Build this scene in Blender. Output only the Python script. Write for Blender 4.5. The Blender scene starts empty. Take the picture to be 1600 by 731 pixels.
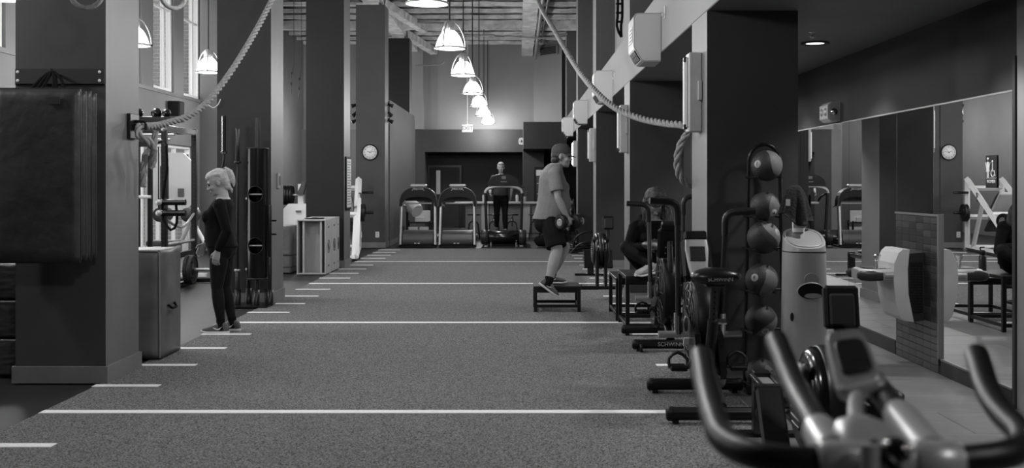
import bpy, bmesh, math, random
from mathutils import Vector, Matrix, Euler
PI = math.pi
rnd = random.Random(7)
sc = bpy.context.scene
COL = sc.collection

# ------------------------------------------------------------------ camera
FPX, VPX, VPY, EYE = 1693.0, 808.0, 287.0, 1.5      # focal length and vanishing point in 1600x731 pixels
cam = bpy.data.cameras.new('camera')
cam.sensor_width = 36.0
cam.lens = 36.0 * FPX / 1600.0
cam.shift_x = -(VPX - 800.0) / 1600.0
cam.shift_y = -(365.5 - VPY) / 1600.0
cam.clip_start = 0.05
cam.clip_end = 200
cam.dof.use_dof = True
cam.dof.focus_distance = 13.0
cam.dof.aperture_fstop = 4.0
camo = bpy.data.objects.new('camera', cam)
camo.location = (0, 0, EYE)
camo.rotation_euler = (PI / 2, 0, 0)
COL.objects.link(camo)
sc.camera = camo

# ------------------------------------------------------------------ world, exposure
w = bpy.data.worlds.new('overcast_sky')
sc.world = w
w.use_nodes = True
w.node_tree.nodes['Background'].inputs[0].default_value = (1, 1, 1, 1)
w.node_tree.nodes['Background'].inputs[1].default_value = 1.7
sc.view_settings.view_transform = 'Standard'
sc.view_settings.look = 'None'
sc.view_settings.gamma = 1
sc.view_settings.exposure = 0.1
sc.view_settings.use_curve_mapping = False
PEND_W, DOWN_W = 105.0, 30.0


def area(name, loc, rot, sx, sy, watts):
    l = bpy.data.lights.new(name, 'AREA')
    l.shape = 'RECTANGLE'
    l.size, l.size_y, l.energy = sx, sy, watts
    o = bpy.data.objects.new(name, l)
    o.location, o.rotation_euler = loc, rot
    COL.objects.link(o)


# daylight coming in through the window wall on the left
WINS_UP = [(4.0, 5.25), (5.9, 7.15), (7.8, 9.05), (9.7, 10.95), (11.6, 12.85), (13.55, 14.83), (15.15, 16.4), (17.05, 18.3), (18.95, 20.2), (20.85, 22.1), (22.75, 24.0)]
WINS_LO = [(12.2, 15.8), (19.5, 23.35)]  # the first lower window is unseen, added to let in light
for _a, _b in WINS_UP[4:]:
    area('daylight_upper', (-7.02, (_a + _b) / 2, 4.55), (0, -PI / 2, 0), 2.2, _b - _a - 0.16, 17)
for _a, _b in WINS_LO:
    area('daylight_lower', (-7.02, (_a + _b) / 2, 1.27), (0, -PI / 2, 0), 1.85, _b - _a - 0.16, 34)


# ------------------------------------------------------------------ helpers
def P(px, py, y):
    return Vector(((px - VPX) * y / FPX, y, EYE - (py - VPY) * y / FPX))


def V(*a):
    return Vector(a)


MATS = {}


def mat(name, c, rough=0.6, metal=0.0, bump=0.0, bscale=40, var=0.0, vscale=6, emit=0, spec=0.5, c2=None, detail=3, stretch=None, pos=(0.3, 0.7)):
    m = bpy.data.materials.new(name)
    m.use_nodes = True
    nt = m.node_tree
    b = nt.nodes['Principled BSDF']
    b.inputs['Base Color'].default_value = (c, c, c, 1)
    b.inputs['Roughness'].default_value = rough
    b.inputs['Metallic'].default_value = metal
    b.inputs['Specular IOR Level'].default_value = spec
    if emit:
        b.inputs['Emission Color'].default_value = (1, 1, 1, 1)
        b.inputs['Emission Strength'].default_value = emit
    tc = nt.nodes.new('ShaderNodeTexCoord')
    src = tc.outputs['Object']
    if stretch:
        mp = nt.nodes.new('ShaderNodeMapping')
        mp.inputs['Scale'].default_value = stretch
        nt.links.new(src, mp.inputs[0])
        src = mp.outputs[0]
    if var or c2 is not None:
        n = nt.nodes.new('ShaderNodeTexNoise')
        n.inputs['Scale'].default_value = vscale
        n.inputs['Detail'].default_value = detail
        r = nt.nodes.new('ShaderNodeValToRGB')
        lo = c * (1 - var)
        hi = c2 if c2 is not None else c * (1 + var)
        r.color_ramp.elements[0].position = pos[0]
        r.color_ramp.elements[1].position = pos[1]
        r.color_ramp.elements[0].color = (lo, lo, lo, 1)
        r.color_ramp.elements[1].color = (hi, hi, hi, 1)
        nt.links.new(src, n.inputs['Vector'])
        nt.links.new(n.outputs['Fac'], r.inputs[0])
        nt.links.new(r.outputs[0], b.inputs['Base Color'])
    if bump:
        n2 = nt.nodes.new('ShaderNodeTexNoise')
        n2.inputs['Scale'].default_value = bscale
        n2.inputs['Detail'].default_value = 2
        bp = nt.nodes.new('ShaderNodeBump')
        bp.inputs['Strength'].default_value = bump
        bp.inputs['Distance'].default_value = 0.01
        nt.links.new(src, n2.inputs['Vector'])
        nt.links.new(n2.outputs['Fac'], bp.inputs['Height'])
        nt.links.new(bp.outputs[0], b.inputs['Normal'])
    MATS[name] = m
    return m


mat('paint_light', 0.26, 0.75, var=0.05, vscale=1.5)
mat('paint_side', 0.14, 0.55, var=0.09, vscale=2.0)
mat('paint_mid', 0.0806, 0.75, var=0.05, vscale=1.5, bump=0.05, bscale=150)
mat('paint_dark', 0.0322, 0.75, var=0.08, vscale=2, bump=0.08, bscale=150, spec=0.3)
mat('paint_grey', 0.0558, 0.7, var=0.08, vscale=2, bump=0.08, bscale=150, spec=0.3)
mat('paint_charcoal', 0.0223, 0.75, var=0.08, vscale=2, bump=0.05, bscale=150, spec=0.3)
mat('base_paint', 0.17, 0.6, var=0.1, vscale=4)
mat('rubber_floor', 0.0186, 0.5, var=0.25, vscale=3, bump=0.06, bscale=200, spec=0.3)
mat('turf', 0.018, 0.95, c2=0.3, vscale=120, detail=4, pos=(0.36, 0.62), bump=1.0, bscale=120, spec=0.15)
mat('line_white', 0.9, 0.9, var=0.08, vscale=60, bump=0.5, bscale=120, spec=0.2)
mat('tile_stone', 0.14, 0.45, var=0.16, vscale=3, stretch=(1, 5, 1), bump=0.03, bscale=60)
mat('grout', 0.0434, 0.8)
mat('ceil_foam_shaded', 0.2, 0.9, var=0.35, vscale=5, bump=0.5, bscale=18)  # shade between the joists put into the deck's darker colour
mat('joist_foam_lit', 0.7, 0.9, var=0.25, vscale=4, bump=0.5, bscale=14)  # lamplight from below put into the joists' paler colour
mat('conduit', 0.3, 0.5, 0.3)
mat('black_metal', 0.007, 0.32, bump=0.04, bscale=250, spec=0.35)
mat('black_gloss', 0.005, 0.18, spec=0.45)
mat('black_rubber', 0.008, 0.42, bump=0.1, bscale=200, spec=0.35)
mat('vinyl_pad', 0.007, 0.3, bump=0.08, bscale=80, spec=0.4)
mat('black_plastic', 0.007, 0.42, bump=0.03, bscale=300, spec=0.2)
mat('dark_plastic', 0.022, 0.38, spec=0.35)
mat('dark_steel', 0.0434, 0.35, 0.7)
mat('silver', 0.42, 0.44, 0.75, var=0.03)
mat('silver_paint', 0.4, 0.4, 0.35)
mat('chrome', 0.75, 0.13, 1.0)
mat('white_metal', 0.72, 0.45)
mat('white_plastic', 0.68, 0.5)
mat('pale_plastic', 0.42, 0.5, var=0.05)
mat('vinyl_black', 0.034, 0.46, var=0.3, vscale=3, bump=0.6, bscale=12, spec=0.5)
mat('vinyl_grey', 0.12, 0.45, var=0.3, vscale=4, bump=0.25, bscale=9)
mat('vinyl_edge', 0.186, 0.5)
mat('ply', 0.42, 0.6, var=0.1, vscale=4, stretch=(12, 12, 1))
mat('ply_in', 0.36, 0.65, var=0.1, vscale=4, stretch=(12, 12, 1))
mat('rope', 0.3, 0.9, var=0.25, vscale=40, bump=0.6, bscale=90)
mat('mirror', 0.92, 0.006, 1.0)
mat('frame_metal', 0.22, 0.4, 0.6)
mat('lamp_shade', 0.9, 0.4, emit=5.0)
mat('lamp_rim', 0.3, 0.35, 0.5)
mat('lamp_metal', 0.6, 0.3, 0.7)
mat('lamp_cord', 0.02, 0.6)
mat('tube_glow', 0.8, 0.4, emit=0.08)
mat('ceil_paint', 0.105, 0.75, var=0.06, vscale=2)
mat('down_glow', 0.9, 0.4, emit=2.6)
mat('sign_glow', 0.45, 0.4, emit=0.25)
mat('print_dark', 0.0186, 0.6)
mat('print_grey', 0.124, 0.6)
mat('print_light', 0.6, 0.6)
mat('screen', 0.0217, 0.3)
mat('ball_dark', 0.022, 0.55, bump=0.25, bscale=160)
mat('ball_light', 0.14, 0.6, bump=0.25, bscale=160)
mat('ball_mark', 0.42, 0.6)
mat('mosaic', 0.031, 0.28, var=0.4, vscale=5, spec=0.6)
mat('mosaic_b', 0.0496, 0.32, var=0.3, vscale=5, spec=0.6)
mat('mosaic_grout', 0.06, 0.8)
mat('brick', 0.24, 0.9, var=0.15, vscale=9, bump=0.4, bscale=60)
mat('mortar', 0.6, 0.95, var=0.08, vscale=20)
mat('skin', 0.33, 0.55, var=0.05, vscale=20)
mat('skin_mid', 0.3, 0.55, var=0.06, vscale=20)
mat('hair_blond', 0.46, 0.55, c2=0.62, var=0.3, vscale=26, stretch=(1, 1, 5), bump=0.5, bscale=60)
mat('hair_dark', 0.0112, 0.5, var=0.3, vscale=40, bump=0.6, bscale=60)
mat('hair_grey', 0.279, 0.6, var=0.3, vscale=40, bump=0.5, bscale=60)
mat('hair_brown', 0.02, 0.5, c2=0.085, var=0.3, vscale=30, stretch=(3, 3, 0.6), bump=0.6, bscale=60)
mat('bike_silver', 0.5, 0.36, 0.3)
mat('bike_console', 0.42, 0.4, 0.1)
mat('cloth_black', 0.007, 0.85, var=0.2, vscale=9, bump=0.5, bscale=24, spec=0.1)
mat('cloth_leggings', 0.009, 0.7, var=0.15, vscale=9, bump=0.2, bscale=20, spec=0.15)
mat('cloth_grey', 0.19, 0.85, var=0.08, vscale=12, bump=0.5, bscale=22)
mat('cloth_dark', 0.009, 0.85, var=0.2, vscale=12, bump=0.5, bscale=22, spec=0.1)
mat('cap_grey', 0.0496, 0.8, var=0.1, vscale=30)
mat('shoe_grey', 0.0868, 0.7, var=0.15, vscale=40, bump=0.3, bscale=120)
mat('shoe_pale', 0.3, 0.7, var=0.25, vscale=25, bump=0.3, bscale=90)
mat('sole_white', 0.65, 0.6)
mat('towel', 0.0124, 0.95, bump=0.8, bscale=70, var=0.3, vscale=30)
mat('hood_grey', 0.07, 0.4, 0.2)
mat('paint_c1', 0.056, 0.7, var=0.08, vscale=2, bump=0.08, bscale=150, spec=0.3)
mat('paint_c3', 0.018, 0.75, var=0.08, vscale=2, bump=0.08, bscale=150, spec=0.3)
mat('paint_wall', 0.17, 0.75, var=0.06, vscale=1.5)
mat('paint_rcol', 0.15, 0.6, var=0.07, vscale=2)
mat('paint_return', 0.2, 0.7, var=0.05, vscale=2)
mat('leaf', 0.0372, 0.6)
mat('counter_panel', 0.2, 0.6, var=0.06)
mat('counter_post', 0.5, 0.6)
mat('eye_dark', 0.0124, 0.2)
mat('lip', 0.124, 0.5)


def glass(name, tint, gloss):
    m = bpy.data.materials.new(name)
    m.use_nodes = True
    nt = m.node_tree
    nt.nodes.remove(nt.nodes['Principled BSDF'])
    t = nt.nodes.new('ShaderNodeBsdfTransparent')
    t.inputs[0].default_value = (tint, tint, tint, 1)
    g = nt.nodes.new('ShaderNodeBsdfGlossy')
    g.inputs['Roughness'].default_value = 0.03
    x = nt.nodes.new('ShaderNodeMixShader')
    x.inputs[0].default_value = gloss
    nt.links.new(t.outputs[0], x.inputs[1])
    nt.links.new(g.outputs[0], x.inputs[2])
    nt.links.new(x.outputs[0], nt.nodes['Material Output'].inputs[0])
    MATS[name] = m


glass('pane', 0.92, 0.06)
glass('bottle_clear', 0.6, 0.12)


def frame_of(d):
    d = Vector(d).normalized()
    up = Vector((0, 0, 1)) if abs(d.z) < 0.9 else Vector((1, 0, 0))
    a = d.cross(up).normalized()
    return a, d.cross(a).normalized()


def fillet(pts, r, n=5):
    pts = [Vector(p) for p in pts]
    out = [pts[0]]
    for i in range(1, len(pts) - 1):
        p, a, b = pts[i], pts[i - 1], pts[i + 1]
        u, v = (a - p), (b - p)
        rr = min(r, u.length * 0.48, v.length * 0.48)
        u, v = p + u.normalized() * rr, p + v.normalized() * rr
        for k in range(n + 1):
            t = k / n
            out.append(u * (1 - t) ** 2 + p * 2 * t * (1 - t) + v * t * t)
    out.append(pts[-1])
    return out


class MB:
    """Collects shapes for one mesh object."""

    def __init__(s):
        s.v, s.f, s.s, s.m = [], [], [], []
        s.mi = 0

    def add(s, vs, fs, smooth=False, M=None):
        o = len(s.v)
        s.v += [(M @ Vector(v)) if M is not None else Vector(v) for v in vs]
        for f in fs:
            s.f.append([i + o for i in f])
            s.s.append(smooth)
            s.m.append(s.mi)
        return s

    def box(s, lo, hi, b=0.0, M=None):
        x0, y0, z0 = lo
        x1, y1, z1 = hi
        if b <= 0:
            vs = [(x0, y0, z0), (x1, y0, z0), (x1, y1, z0), (x0, y1, z0), (x0, y0, z1), (x1, y0, z1), (x1, y1, z1), (x0, y1, z1)]
            fs = [(3, 2, 1, 0), (4, 5, 6, 7), (0, 1, 5, 4), (1, 2, 6, 5), (2, 3, 7, 6), (3, 0, 4, 7)]
            return s.add(vs, fs, False, M)
        c = Vector(((x0 + x1) / 2, (y0 + y1) / 2, (z0 + z1) / 2))
        h = Vector((abs(x1 - x0) / 2, abs(y1 - y0) / 2, abs(z1 - z0) / 2))
        b = min(b, h.x * 0.9, h.y * 0.9, h.z * 0.9)
        vs, idx = [], {}
        for sx in (-1, 1):
            for sy in (-1, 1):
                for sz in (-1, 1):
                    for ax in range(3):
                        q = [sx * (h.x - b), sy * (h.y - b), sz * (h.z - b)]
                        q[ax] = (sx, sy, sz)[ax] * h[ax]
                        idx[(sx, sy, sz, ax)] = len(vs)
                        vs.append(c + Vector(q))
        fs = []
        for ax in range(3):
            a1, a2 = [(1, 2), (2, 0), (0, 1)][ax]
            for sg in (-1, 1):
                q = []
                for (u, v) in ((-1, -1), (1, -1), (1, 1), (-1, 1)):
                    k = [0, 0, 0]
                    k[ax], k[a1], k[a2] = sg, u, v
                    q.append(idx[(k[0], k[1], k[2], ax)])
                fs.append(q if sg > 0 else q[::-1])
            for u in (-1, 1):
                for v in (-1, 1):
                    k0, k1 = [0, 0, 0], [0, 0, 0]
                    k0[ax], k1[ax] = -1, 1
                    k0[a1] = k1[a1] = u
                    k0[a2] = k1[a2] = v
                    q = [idx[(*k0, a1)], idx[(*k1, a1)], idx[(*k1, a2)], idx[(*k0, a2)]]
                    fs.append(q if u * v > 0 else q[::-1])
        for sx in (-1, 1):
            for sy in (-1, 1):
                for sz in (-1, 1):
                    q = [idx[(sx, sy, sz, a)] for a in range(3)]
                    fs.append(q if sx * sy * sz > 0 else q[::-1])
        return s.add(vs, fs, False, M)

    def cbox(s, c, sz, b=0.0, R=None, M=None):
        h = Vector(sz) / 2
        if R is not None:
            T = Matrix.Translation(Vector(c)) @ (R if isinstance(R, Matrix) else Euler(R).to_matrix().to_4x4())
            if M is not None:
                T = M @ T
            return s.box(-h, h, b, T)
        return s.box(Vector(c) - h, Vector(c) + h, b, M)

    def tube(s, pts, r, n=10, cap=True, M=None, closed=False, smooth=True, prof=None):
        pts = [Vector(p) for p in pts]
        if not closed:
            q = [pts[0]]
            for p in pts[1:]:
                if (p - q[-1]).length > 1e-6:
                    q.append(p)
            pts = q
        k = len(pts)
        rs = r if isinstance(r, (list, tuple)) else [r] * k
        if len(rs) != k:
            rs = [rs[min(len(rs) - 1, round(i * (len(rs) - 1) / (k - 1)))] for i in range(k)]
        vs, fs = [], []
        a = None
        for i, p in enumerate(pts):
            if closed:
                d = (pts[(i + 1) % k] - pts[i - 1]).normalized()
            else:
                d = (pts[min(i + 1, k - 1)] - pts[max(i - 1, 0)]).normalized()
            if a is None:
                a, b = frame_of(d)
            else:
                a = (a - d * a.dot(d)).normalized()
                b = d.cross(a)
            for j in range(n):
                t = 2 * PI * j / n
                rr = rs[i] * (prof(t, i) if prof else 1)
                vs.append(p + a * math.cos(t) * rr + b * math.sin(t) * rr)
        for i in range(k if closed else k - 1):
            o, q = i * n, ((i + 1) % k) * n
            for j in range(n):
                j2 = (j + 1) % n
                fs.append((o + j, o + j2, q + j2, q + j))
        s.add(vs, fs, smooth, M)
        if cap and not closed:
            s.add(vs[:n], [list(range(n))[::-1]], False, M)
            s.add(vs[-n:], [list(range(n))], False, M)
        return s

    def cyl(s, p0, p1, r0, r1=None, n=16, M=None):
        return s.tube([p0, p1], [r0, r0 if r1 is None else r1], n, True, M)

    def lathe(s, prof, n=24, M=None, smooth=True):
        """prof: (radius, z) pairs about local z"""
        vs, fs = [], []
        for (r, z) in prof:
            for j in range(n):
                t = 2 * PI * j / n
                vs.append((r * math.cos(t), r * math.sin(t), z))
        for i in range(len(prof) - 1):
            for j in range(n):
                j2 = (j + 1) % n
                fs.append((i * n + j, i * n + j2, (i + 1) * n + j2, (i + 1) * n + j))
        s.add(vs, fs, smooth, M)
        if prof[0][0] > 1e-4:
            s.add(vs[:n], [list(range(n))[::-1]], False, M)
        if prof[-1][0] > 1e-4:
            s.add(vs[-n:], [list(range(n))], False, M)
        return s

    def ell(s, c, r, n=16, m=10, R=None, M=None):
        T = Matrix.Translation(Vector(c))
        if R is not None:
            T = T @ (R if isinstance(R, Matrix) else Euler(R).to_matrix().to_4x4())
        if M is not None:
            T = M @ T
        if isinstance(r, (int, float)):
            r = (r, r, r)
        vs = [(0, 0, -r[2])]
        for i in range(1, m):
            a = -PI / 2 + PI * i / m
            for j in range(n):
                t = 2 * PI * j / n
                vs.append((r[0] * math.cos(a) * math.cos(t), r[1] * math.cos(a) * math.sin(t), r[2] * math.sin(a)))
        vs.append((0, 0, r[2]))
        fs = [(0, 1 + (j + 1) % n, 1 + j) for j in range(n)]
        for i in range(m - 2):
            for j in range(n):
                j2 = (j + 1) % n
                fs.append((1 + i * n + j, 1 + i * n + j2, 1 + (i + 1) * n + j2, 1 + (i + 1) * n + j))
        o = 1 + (m - 2) * n
        fs += [(o + j, o + (j + 1) % n, len(vs) - 1) for j in range(n)]
        return s.add(vs, fs, True, T)

    def prism(s, poly, axis, a, b, M=None, smooth=False):
        """poly: 2-D outline; axis 'x': (y,z) outline pushed from x=a to x=b; 'y': (x,z); 'z': (x,y)"""
        def p3(u, v, t):
            return {'x': (t, u, v), 'y': (u, t, v), 'z': (u, v, t)}[axis]
        n = len(poly)
        ar = sum(poly[i][0] * poly[(i + 1) % n][1] - poly[(i + 1) % n][0] * poly[i][1] for i in range(n))
        if (ar < 0) != (axis == 'y'):
            poly = poly[::-1]
        vs = [p3(u, v, a) for u, v in poly] + [p3(u, v, b) for u, v in poly]
        sd = [(i, (i + 1) % n, n + (i + 1) % n, n + i) for i in range(n)]
        if b < a:
            sd = [f[::-1] for f in sd]
        s.add(vs, sd, smooth, M)
        c0, c1 = list(range(n))[::-1], list(range(n))
        if b < a:
            c0, c1 = c0[::-1], c1[::-1]
        s.add(vs[:n], [c0], False, M)
        s.add(vs[n:], [c1], False, M)
        return s

    def loft(s, rings, side=(0, 1, 0), n=16, M=None, smooth=True, ax=None, sq=2.0):
        """rings: (centre, half width along side, half depth); sq>2 squares the section off"""
        rings = [(Vector(c), a, b) for c, a, b in rings]
        side = Vector(side).normalized()
        vs, fs = [], []
        k = len(rings)
        for i, (c, a, b) in enumerate(rings):
            d = Vector(ax) if ax is not None else (rings[min(i + 1, k - 1)][0] - rings[max(i - 1, 0)][0])
            d = d.normalized() if d.length > 1e-9 else Vector((0, 0, 1))
            sd = (side - d * side.dot(d)).normalized()
            fw = sd.cross(d)
            for j in range(n):
                t = 2 * PI * j / n
                ct, st = math.cos(t), math.sin(t)
                ct = math.copysign(abs(ct) ** (2 / sq), ct)
                st = math.copysign(abs(st) ** (2 / sq), st)
                vs.append(c + sd * ct * a - fw * st * b)
        for i in range(k - 1):
            for j in range(n):
                j2 = (j + 1) % n
                fs.append((i * n + j, i * n + j2, (i + 1) * n + j2, (i + 1) * n + j))
        s.add(vs, fs, smooth, M)
        s.add(vs[:n], [list(range(n))[::-1]], False, M)
        s.add(vs[-n:], [list(range(n))], False, M)
        return s

    def mesh(s, name, off=None):
        me = bpy.data.meshes.new(name)
        vs = [tuple(v - off) for v in s.v] if off is not None else [tuple(v) for v in s.v]
        me.from_pydata(vs, [], s.f)
        me.polygons.foreach_set('use_smooth', s.s)
        me.polygons.foreach_set('material_index', s.m)
        me.update()
        return me

    def build(s, name, m, parent=None, world=False, label=None):
        """world: shapes were given in world coordinates (things then stand unrotated)"""
        off = None
        if world:
            if parent is not None:
                off = abs_loc(parent)
            else:
                xs = [v.x for v in s.v]
                ys = [v.y for v in s.v]
                off = Vector(((min(xs) + max(xs)) / 2, (min(ys) + max(ys)) / 2, min(v.z for v in s.v)))
        me = s.mesh(name, off)
        for x in (m if isinstance(m, (list, tuple)) else [m]):
            me.materials.append(MATS[x])
        o = bpy.data.objects.new(name, me)
        COL.objects.link(o)
        if parent is not None:
            o.parent = parent
        elif off is not None:
            o.location = off
        if label:
            o['label'] = label
        return o


def abs_loc(o):
    l = Vector((0, 0, 0))
    while o is not None:
        l += o.location
        o = o.parent
    return l


def tag(o, label, cat, group=None):
    o['label'], o['category'] = label, cat
    if group:
        o['group'] = group
    return o


def thing(name, label, cat, loc=(0, 0, 0), rz=0.0, group=None):
    o = bpy.data.objects.new(name, None)
    o.empty_display_size = 0.1
    o.location = loc
    o.rotation_euler = (0, 0, rz)
    COL.objects.link(o)
    return tag(o, label, cat, group)


def struct(o):
    o['kind'] = 'structure'
    return o


def copy_tree(o, parent=None):
    c = o.copy()
    COL.objects.link(c)
    c.parent = parent
    for ch in list(o.children):
        copy_tree(ch, c)
    return c


def lettering(name, text, size, m, M, parent=None, depth=0.001, align='CENTER'):
    cu = bpy.data.curves.new('letters', 'FONT')
    cu.body, cu.size, cu.align_x, cu.align_y, cu.extrude = text, size, align, 'CENTER', depth
    cu.resolution_u = 3
    t = bpy.data.objects.new('letters', cu)
    me = bpy.data.meshes.new_from_object(t)
    bpy.data.objects.remove(t)
    me.transform(M)
    me.materials.clear()
    me.materials.append(MATS[m])
    o = bpy.data.objects.new(name, me)
    COL.objects.link(o)
    if parent is not None:
        o.parent = parent
    return o


# text planes: facing -y (towards the camera), facing -x, facing +x
def MF(x, y, z, face='-y', tilt=0):
    R = {'-y': Euler((PI / 2 + tilt, 0, 0)), '-x': Euler((PI / 2, 0, -PI / 2)), '+x': Euler((PI / 2, 0, PI / 2)), 'up': Euler((0, 0, 0)), '+y': Euler((PI / 2, 0, PI))}[face]
    return Matrix.Translation((x, y, z)) @ R.to_matrix().to_4x4()


def RX(a):
    return Matrix.Rotation(a, 4, 'X')


def RY(a):
    return Matrix.Rotation(a, 4, 'Y')


def RZ(a):
    return Matrix.Rotation(a, 4, 'Z')


TR = Matrix.Translation


# ================================================================== the setting
def sbox(name, lo, hi, m, b=0.0, parent=None):
    o = MB().box(lo, hi, b).build(name, m, parent, world=True)
    if parent is None:
        struct(o)
    return o


CEIL, LOWC = 6.1, 2.8
XL, XR0, XR1 = -7.0, 1.42, 3.34
ENDY = 35.5
sbox('floor', (-7.4, -3.4, -0.2), (5.7, 38, -0.012), 'rubber_floor')

# turf lane with painted yard marks
turf = sbox('floor_turf', (-3.13, -3.2, -0.012), (1.55, 25.1, 0.0), 'turf')
lng = MB().box((-2.34, -0.05, 0), (2.34, 0.05, 0.0025)).mesh('yard_line')
sht = MB().box((-0.245, -0.045, 0), (0.245, 0.045, 0.0025)).mesh('yard_tick')
shr = MB().box((-0.2, -0.045, 0), (0.2, 0.045, 0.0025)).mesh('yard_tick')
for me in (lng, sht, shr):
    me.materials.append(MATS['line_white'])
tl = abs_loc(turf)
for n in range(-9, 20):
    y = 7.13 + 0.918 * n
    if y > 24.9:
        break
    if n % 5 == 0:
        todo = [(lng, -0.79, 'yard_line')]
    else:
        todo = [(sht, -2.9, 'yard_tick'), (shr, 1.35, 'yard_tick')]
    for me, x, nm in todo:
        o = bpy.data.objects.new(nm, me)
        o.parent = turf
        o.location = Vector((x, y, 0.0)) - tl
        COL.objects.link(o)

# stone plank tiles of the corridor on the right
ft = sbox('floor_tile', (1.55, -3.2, -0.012), (5.6, 35.3, -0.006), 'grout')
ftl = abs_loc(ft)
tm = {}
for r in range(0, 46):
    y0 = 2.3 + r * 0.6
    if y0 > 26:
        break
    x1max = 5.5 if y0 < 7.1 else 3.33
    x = 1.553 - (0.0 if r % 2 else 0.6)
    while x < x1max:
        a, b = max(x, 1.553), min(x + 1.2, x1max)
        if b - a > 0.05:
            k = round(b - a, 2)
            if k not in tm:
                tm[k] = MB().box((0.003, 0.003, 0), (k - 0.003, 0.597, 0.007), 0.002).mesh('tile')
                tm[k].materials.append(MATS['tile_stone'])
            o = bpy.data.objects.new('tile', tm[k])
            o.parent = ft
            o.location = Vector((a, y0, -0.006)) - ftl
            COL.objects.link(o)
        x += 1.2


# ---------------------------------------------------------------- columns
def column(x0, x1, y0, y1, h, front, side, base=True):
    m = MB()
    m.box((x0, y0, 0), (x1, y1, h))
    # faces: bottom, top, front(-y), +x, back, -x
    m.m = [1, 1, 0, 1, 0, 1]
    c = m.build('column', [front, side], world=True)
    struct(c)
    if base:
        b = MB()
        b.box((x0 - 0.02, y0 - 0.02, 0), (x1 + 0.02, y1 + 0.02, 0.115))
        b.prism([(x0 - 0.02, y0 - 0.02), (x1 + 0.02, y0 - 0.02), (x1 + 0.02, y1 + 0.02), (x0 - 0.02, y1 + 0.02)], 'z', 0.115, 0.125)
        b.build('baseboard', 'base_paint', c, world=True)
    return c


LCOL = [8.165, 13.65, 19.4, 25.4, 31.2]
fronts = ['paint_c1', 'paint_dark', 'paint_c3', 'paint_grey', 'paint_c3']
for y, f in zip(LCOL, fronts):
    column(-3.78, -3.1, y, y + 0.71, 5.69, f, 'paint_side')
    sbox('trim_column_head', (-3.62, y + 0.1, 5.69), (-3.26, y + 0.6, 6.1), 'joist_foam_lit')
RCOL = [8.1, 13.65, 19.5, 25.3]
for y in RCOL:
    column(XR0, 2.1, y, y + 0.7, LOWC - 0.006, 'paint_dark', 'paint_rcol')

# ---------------------------------------------------------------- left window wall
wins_up, wins_lo = WINS_UP, WINS_LO
Z0U, Z1U, Z0L, Z1L = 3.35, 5.75, 0.25, 2.3
wl = MB()
T = 0.16


def wl_band(z0, z1, gaps, y_end=ENDY):
    y = -3.2
    for a, b in gaps:
        wl.box((XL - T, y, z0), (XL, a, z1))
        y = b
    wl.box((XL - T, y, z0), (XL, y_end, z1))


wl_band(0, Z0L, [])
wl_band(Z0L, Z1L, wins_lo)
wl_band(Z1L, Z0U, [])
wl_band(Z0U, Z1U, wins_up)
wl_band(Z1U, CEIL + 0.1, [])
struct(wl.build('wall_left', 'paint_wall', world=True))
sbox('trim_window_ledge', (XL, 11, 3.28), (XL + 0.03, 24.3, 3.35), 'paint_side')


def window(n, y0, y1, z0, z1, bars_y, bars_z):
    f = MB()
    x = XL - 0.1
    for a, b, c, d in ((y0, y0 + 0.07, z0, z1), (y1 - 0.07, y1, z0, z1), (y0 + 0.07, y1 - 0.07, z0, z0 + 0.07), (y0 + 0.07, y1 - 0.07, z1 - 0.07, z1)):
        f.box((x - 0.05, a, c), (x + 0.05, b, d), 0.006)
    w_ = struct(f.build('window_%d' % n, 'white_metal', world=True))
    m = MB()
    m.box((x - 0.004, y0 + 0.07, z0 + 0.07), (x + 0.004, y1 - 0.07, z1 - 0.07))
    m.build('pane', 'pane', w_, world=True)
    for y in bars_y:
        MB().box((x - 0.04, y - 0.03, z0 + 0.07), (x + 0.04, y + 0.03, z1 - 0.07), 0.005).build('mullion', 'white_metal', w_, world=True)
    for z in bars_z:
        MB().box((x - 0.035, y0 + 0.07, z - 0.02), (x + 0.035, y1 - 0.07, z + 0.02), 0.005).build('glazing_bar', 'white_metal', w_, world=True)


n = 1
for a, b in wins_up:
    window(n, a, b, Z0U, Z1U, [b - 0.42], [5.0])
    n += 1
for a, b in wins_lo:
    window(n, a, b, Z0L, Z1L, [a + (b - a) * t for t in (0.25, 0.5, 0.75)], [])
    n += 1

# brick pier of the building outside, seen through the windows
bw = sbox('wall_outside_brick', (-9.9, 24.55, -0.2), (-7.2, 25.0, 6.6), 'mortar')
bl = abs_loc(bw)
bme = MB().box((0, -0.012, 0), (0.2, 0.0, 0.072), 0.004).mesh('brick')
bhm = MB().box((0, -0.012, 0), (0.095, 0.0, 0.072), 0.004).mesh('brick')
for me in (bme, bhm):
    me.materials.append(MATS['brick'])
spots = []
for r in range(78):
    z = -0.1 + r * 0.086
    x = -9.85 + (0.1 if r % 2 else 0)
    j = r % 2
    while x < -7.42:
        spots.append((x, z, j % 2))
        x += (0.214 if j % 2 == 0 else 0.109)
        j += 1
seen = [s for s in spots if -8.6 < s[0] < -7.6 and (0.2 < s[1] < 2.25 or 3.7 < s[1] < 6.0)]
seen = seen[:300]
ss = set(seen)
for (x, z, h) in seen:
    o = bpy.data.objects.new('brick', bhm if h else bme)
    o.parent = bw
    o.location = Vector((x, 24.55, z)) - bl
    COL.objects.link(o)
rest = MB()
for (x, z, h) in spots:
    if (x, z, h) not in ss:
        rest.box((x, 24.538, z), (x + (0.095 if h else 0.2), 24.55, z + 0.072))
ro = rest.build('brick_courses', 'brick', bw, world=True)
ro['kind'] = 'stuff'
sbox('ground_outside', (-12, -4, -0.3), (-7.4, 40, -0.2), 'mortar')

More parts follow.
